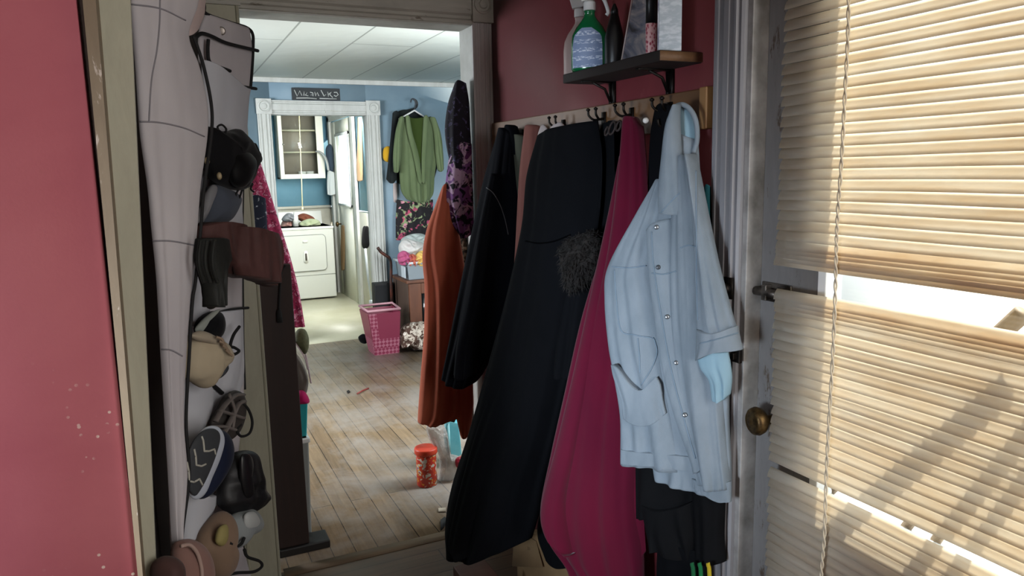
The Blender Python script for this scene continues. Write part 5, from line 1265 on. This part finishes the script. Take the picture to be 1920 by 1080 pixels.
# ================================================================== LAUNDRY
enamel = M('white_enamel', '#d3d6cf', .25)
t_ = thing('clothes_dryer', (1.51, 9.4, 0), 'white enamel clothes dryer in the laundry beyond the doorway', 'dryer')
dy = 9.06; dx0, dx1, dz = 1.165, 1.845, .885
b = MB(); b.box(dx0, dx1, dy, 9.72, .02, dz); b.put('dryer_body', enamel, t_, bevel=.012)
b = MB(); b.box(dx0-.004, dx1+.004, dy-.012, 9.72, dz-.03, dz); b.put('dryer_top', M('enamel_top', '#dfe2db', .25), t_, bevel=.008)
px0, px1 = Y(540, 480, dy)[0], Y(612, 480, dy)[0]
b = MB()
def rrect(x0, x1, z0, z1, r, y, n=6):
    out = []
    for cx, cz, a0 in ((x1-r, z1-r, 0), (x0+r, z1-r, 90), (x0+r, z0+r, 180), (x1-r, z0+r, 270)):
        for k in range(n+1):
            a = math.radians(a0+90*k/n); out.append((cx+r*math.cos(a), y, cz+r*math.sin(a)))
    return out
b.prism(rrect(dx0+.06, px1, .36, .79, .05, dy-.014), (0, .014, 0)); pd = b.put('dryer_door', enamel, t_)
for pg in pd.data.polygons: pg.use_smooth = False
b = MB(); b.tube(rrect(dx0+.06, px1, .36, .79, .05, dy-.012), .005, 6, True); b.put('door_gap', M('gap_grey', '#8f948e', .5), t_)
hc2 = Y(574, 482, dy-.02)
b = MB(); b.prism(rrect(hc2[0]-.03, hc2[0]+.03, hc2[2]-.075, hc2[2]+.075, .029, dy-.02), (0, .006, 0)); b.put('handle_plate', M('handle_white', '#e6e8e2', .3), t_)
b = MB(); b.prism(rrect(hc2[0]-.011, hc2[0]+.011, hc2[2]-.045, hc2[2]+.045, .0105, dy-.024), (0, .006, 0)); b.put('handle', M('handle_dark', '#4f4a44', .5), t_)
q = Y(572, 453, dy-.016); b = MB(); b.box(q[0]-.03, q[0]+.03, dy-.018, dy-.013, q[2]-.016, q[2]+.016); b.put('emblem', M('emblem_pale', '#eef0ea', .3), t_)
b = MB(); b.box(dx0, dx1, dy-.002, dy+.002, .30, .306); b.put('kick_line', MATS['gap_grey'], t_)
b = MB(); b.prism([(dx0, 9.62, dz), (dx0, 9.72, dz), (dx0, 9.72, dz+.16), (dx0, 9.67, dz+.16)], (dx1-dx0-.02, 0, 0)); b.put('control_console', enamel, t_, smooth=False)
def can(name, px, base, h, r, mat, label, cat, y=9.3):
    c = Y(px, 430, y); c[2] = dz
    tag(MB().lathe([(r, 0), (r, h*.7), (r*.5, h*.82), (r*.45, h)], c, 14).put(name, mat), label, cat, None)
can('white_bottle', 555, 430, .17, .036, M('bottle_white', '#e3e5df', .4), 'white bottle standing on the dryer', 'bottle')
for i_, (lb, ol, cc) in enumerate((('pinkish cloth on the dryer left of the white bottle', [(526, 424), (532, 412), (544, 410), (550, 420), (546, 428), (530, 428)], '#c79a90'), ('grey cloth behind the pinkish cloth on the dryer', [(528, 412), (538, 400), (550, 402), (552, 412), (540, 416)], '#8f9296'), ('rust brown cloth behind the white bottle on the dryer', [(556, 408), (568, 400), (586, 406), (590, 414), (572, 418)], '#7d4a3a'), ('pale green cloth on the dryer right of the white bottle', [(562, 418), (580, 410), (598, 414), (600, 426), (580, 429), (564, 428)], '#b9c3a0'), ('dark green cloth beside the white bottle on the dryer', [(556, 422), (566, 416), (574, 422), (570, 429), (558, 429)], '#33422c'))):
    o = blob('laundry_cloth', ol, py_(9.32 if i_ % 2 else 9.4), .08, fabric('laundry_%s' % 'abcde'[i_], cc, None, .9, .8, .1, fold=(25, 25, 25)), lump=.02, seed=300+i_, minz=dz+.003); tag(o, lb, 'cloth', 'laundry lying on the dryer')
# wall cabinet with a glass door
YC = 9.46
cx0, cx1, cz0, cz1 = rect_px(527, 603, 205, 336, YC)
cz1 += .08
t_ = thing('wall_cabinet', ((cx0+cx1)/2, 9.6, cz0), 'white wall cabinet with a glazed door above the dryer', 'cabinet')
cabp = M('cabinet_white', '#dfe0d4', .4)
b = MB(); 
for q in ((cx0, cx1, 9.72, LB-.0, cz0, cz1), (cx0, cx0+.02, YC+.02, 9.75, cz0, cz1), (cx1-.02, cx1, YC+.02, 9.75, cz0, cz1), (cx0, cx1, YC+.02, 9.75, cz0, cz0+.02), (cx0, cx1, YC+.02, 9.75, cz1-.02, cz1)): b.box(*q)
b.put('cabinet_case', M('cabinet_inside', '#a69c8c', .6), t_)
gx0, gx1, gz0, gz1 = rect_px(534, 590, 216, 327, YC)
d = MB(); d.box(cx0, gx0, YC, YC+.02, cz0, cz1); d.box(gx1, cx1, YC, YC+.02, cz0, cz1); d.box(gx0, gx1, YC, YC+.02, cz0, gz0); d.box(gx0, gx1, YC, YC+.02, gz1, cz1)
d = d.put('cabinet_door', cabp, t_, bevel=.003)
b = MB(); b.box(gx0, gx1, YC+.008, YC+.011, gz0, gz1); b.put('door_pane', glass, d)
b = MB(); q = Y(531, 271, YC); b.lathe([(.006, 0), (.012, .012), (.004, .02)], (q[0], YC, q[2]), 12, ax=(0, -1, 0)); b.put('door_knob', M('knob_grey', '#8b8a84', .4), d)
b = MB()
for yy in (246, 287): z_ = Y(560, yy, YC+.1)[2]; b.box(gx0-.03, gx1+.03, YC+.05, 9.72, z_, z_+.018)
b.put('cabinet_shelf', M('shelf_cream', '#d6cfb4', .5), t_)
zb = Y(560, 287, YC+.1)[2]
for i_, (px_, lb) in enumerate(((565, 'white cup on the lower shelf of the wall cabinet'), (580, 'white bowl beside the cup in the wall cabinet'))):
    c = Y(px_, 300, YC+.14); c[2] = cz0+.02
    tag(MB().lathe([(.03, 0), (.045, .03), (.05, .07), (.046, .07), (.03, .01), (.002, .01)], c, 16).put('white_cup' if i_ == 0 else 'white_bowl', M('china_white', '#dcdcd4', .3)), lb, 'cup' if i_ == 0 else 'bowl')
b = MB(); b.tube([Y(q[0], q[1], 8.7) for q in ((560, 190), (562, 250), (565, 330), (567, 390))], .006, 6); b.lathe([(.004, 0), (.012, .01), (.010, .03), (.003, .04)], Y(567, 394, 8.7), 10)
o = b.put('pull_cord', M('cord_cream', '#d9d2a8', .7)); tag(o, 'cream light pull cord hanging in front of the wall cabinet', 'cord')
# laundry side door
XL = 1.965
d2 = thing('door_2', (XL, 8.9, 0), 'white door with a tall window on the right side of the laundry', 'door'); d2['kind'] = 'structure'
wd2 = M('door_white', '#d9dcd2', .4, '#cbcdbf', 3)
ya, yb, wy0, wy1, wz0, wz1 = 8.36, 9.44, 8.50, 9.22, 1.12, 1.98
b = MB(); b.box(XL, XL+.04, ya, wy0, .01, 2.13); b.box(XL, XL+.04, wy1, yb, .01, 2.13); b.box(XL, XL+.04, wy0, wy1, .01, wz0); b.box(XL, XL+.04, wy0, wy1, wz1, 2.13); b.put('door_slab', wd2, d2)
b = MB(); 
for q in ((wy0, wy0+.03, wz0, wz1), (wy1-.03, wy1, wz0, wz1), (wy0, wy1, wz0, wz0+.03), (wy0, wy1, wz1-.03, wz1)): b.box(XL-.01, XL, *q)
b.put('window_bead', M('bead_white', '#dde2e0', .35), d2)
b = MB(); b.box(XL+.018, XL+.022, wy0, wy1, wz0, wz1); b.put('glass', glass, d2)
q = X(640, 420, XL); b = MB(); b.lathe([(.008, 0), (.01, .03), (.03, .04), (.032, .055), (.02, .068), (.002, .07)], (XL, q[1], q[2]), 18, ax=(-1, 0, 0)); b.put('knob', metal_brass, d2)
o = sheet('brown_leash', [[(640, 424), (643, 422), (646, 424)], [(639, 470), (643, 470), (647, 470)], [(640, 505), (643, 507), (646, 505)]], plan2(((1.90, 9.3), (1.96, 9.0))), .012, M('brown_leather', '#7a6142', .6)); tag(o, 'brown leather strap hanging from the knob of the laundry door', 'strap')
b = MB(); b.box(1.94, 1.972, 8.22, 8.33, 0, 2.2); b.box(1.94, 1.972, 9.45, 9.55, 0, 2.2); b.box(1.94, 1.972, 8.22, 9.55, 2.14, 2.25); struct(b.put('trim_21', whitep, bevel=.004), 'white casing around the laundry door')
H = lambda x, y: plan2(((x-.05, y+.1), (x+.04, y-.1)))
o = sheet('brown_apron', [[(672, 222), (675, 220), (678, 222)], [(671, 270), (675, 270), (679, 270)], [(669, 310), (674, 310), (680, 310)], [(670, 338), (675, 340), (680, 338)]], plan2(((1.86, 8.25), (1.93, 8.05))), .02, fabric('brown_apron', '#8a7458', '#77634a')); tag(o, 'narrow brown apron hanging beside the laundry door', 'apron')
o = blob('black_pouch', [(681, 428), (686, 424), (690, 428), (691, 462), (680, 463)], plan2(((1.86, 8.0), (1.94, 7.8))), .03, blkfab); tag(o, 'black pouch hanging right of the laundry door', 'pouch')
b = MB(); P = [Y(q[0], q[1], 7.4) for q in ((685, 466), (690, 520), (697, 563))]; b.tube(P, .012, 8); b.lathe([(.018, 0), (.03, .02), (.028, .05), (.004, .06)], P[-1]-np.array((0, 0, .05)), 10)
tag(b.put('white_mop_handle', M('mop_white', '#dfe6ea', .35)), 'white mop handle leaning inside the laundry doorway', 'mop')
o = sheet('white_towel', [[(614, 322), (620, 320), (627, 324)], [(613, 345), (620, 345), (628, 345)], [(614, 364), (621, 366), (629, 364)]], plan2(((1.80, 9.52), (1.93, 9.40))), .02, fabric('white_towel', '#cfd5d6'), folds=((.004, 2),)); tag(o, 'white towel hanging beside the wall cabinet', 'towel')
o = blob('woollen_hat', [(611, 282), (616, 271), (622, 274), (625, 300), (624, 322), (616, 316)], plan2(((1.80, 9.52), (1.93, 9.40))), .04, fabric('dark_blue_cap', '#3a4654')); tag(o, 'dark blue woollen hat hanging above the white towel', 'hat')
b = MB(); b.tube([plan2(((1.74, 9.45), (1.90, 9.30)))(q[0], q[1], 0)[0] for q in cr([(593, 284), (600, 285), (608, 292), (613, 304), (616, 320)], 24)], .022, 8, flat=.5)
tag(b.put('grey_hose', M('grey_hose', '#a3a7a8', .5)), 'curved grey hose arching from the wall cabinet to the white towel', 'hose')

# ================================================================== LIGHT
w = bpy.data.worlds.new('world'); S.world = w; w.use_nodes = True
bg = w.node_tree.nodes['Background']; bg.inputs[0].default_value = (.80, .90, 1.0, 1); bg.inputs[1].default_value = 1.8
sd = bpy.data.lights.new('sun', 'SUN'); sd.energy = 13.0; sd.angle = math.radians(.6); sd.color = (1, .93, .80)
so = bpy.data.objects.new('sun', sd); COL.objects.link(so); so.location = (6, 2, 6)
so.rotation_euler = Vector(SUN).to_track_quat('-Z', 'Y').to_euler()
def area(name, loc, aim, sx, sy, energy, color, spread=180):
    l = bpy.data.lights.new(name, 'AREA'); l.shape = 'RECTANGLE'; l.size, l.size_y = sx, sy; l.energy = energy; l.color = color
    l.spread = math.radians(spread)
    o = bpy.data.objects.new(name, l); COL.objects.link(o); o.location = loc
    o.rotation_euler = (Vector(aim)-Vector(loc)).to_track_quat('-Z', 'Y').to_euler()
    return o
area('hall_blue_fill', (-1.55, .3, 1.1), (1.0, 2.1, .9), .6, .5, 9, (.74, .87, 1.0), 45)  # added unseen lamp, narrow spread lays a bluish band on the coats
area('hall_side_fill', (1.15, -.65, 1.5), (-.5, 1.1, 1.25), 1.2, 1.4, 54, (1.0, .97, .93))  # added lamp behind the camera, brightens the left wall and organizer
area('far_room_wall_fill', (2.35, D2+.06, 1.45), (1.9, 6, 1.3), 1.1, 1.1, 90, (.95, .98, 1.0))  # added lamp before the solid doorway wall, stands in for an assumed window
area('far_room_side_fill', (-1.6, 4.9, 1.5), (2, 5.2, .6), 1.3, 1.2, 120, (.92, .96, 1.0))  # added lamp in front of the unseen left wall, brightens the room
area('laundry_door_fill', (1.9, 7.6, 1.7), (1.0, 8.8, .9), .7, 1.2, 75, (1.0, .99, .95))  # added lamp inside the laundry, stands in for daylight from its side door
S.view_settings.view_transform = 'Standard'; S.view_settings.look = 'None'; S.view_settings.gamma = 1.0
S.view_settings.use_curve_mapping = False
S.view_settings.exposure = 0.0
S.cycles.use_denoising = True
S.cycles.sample_clamp_indirect = 6.0
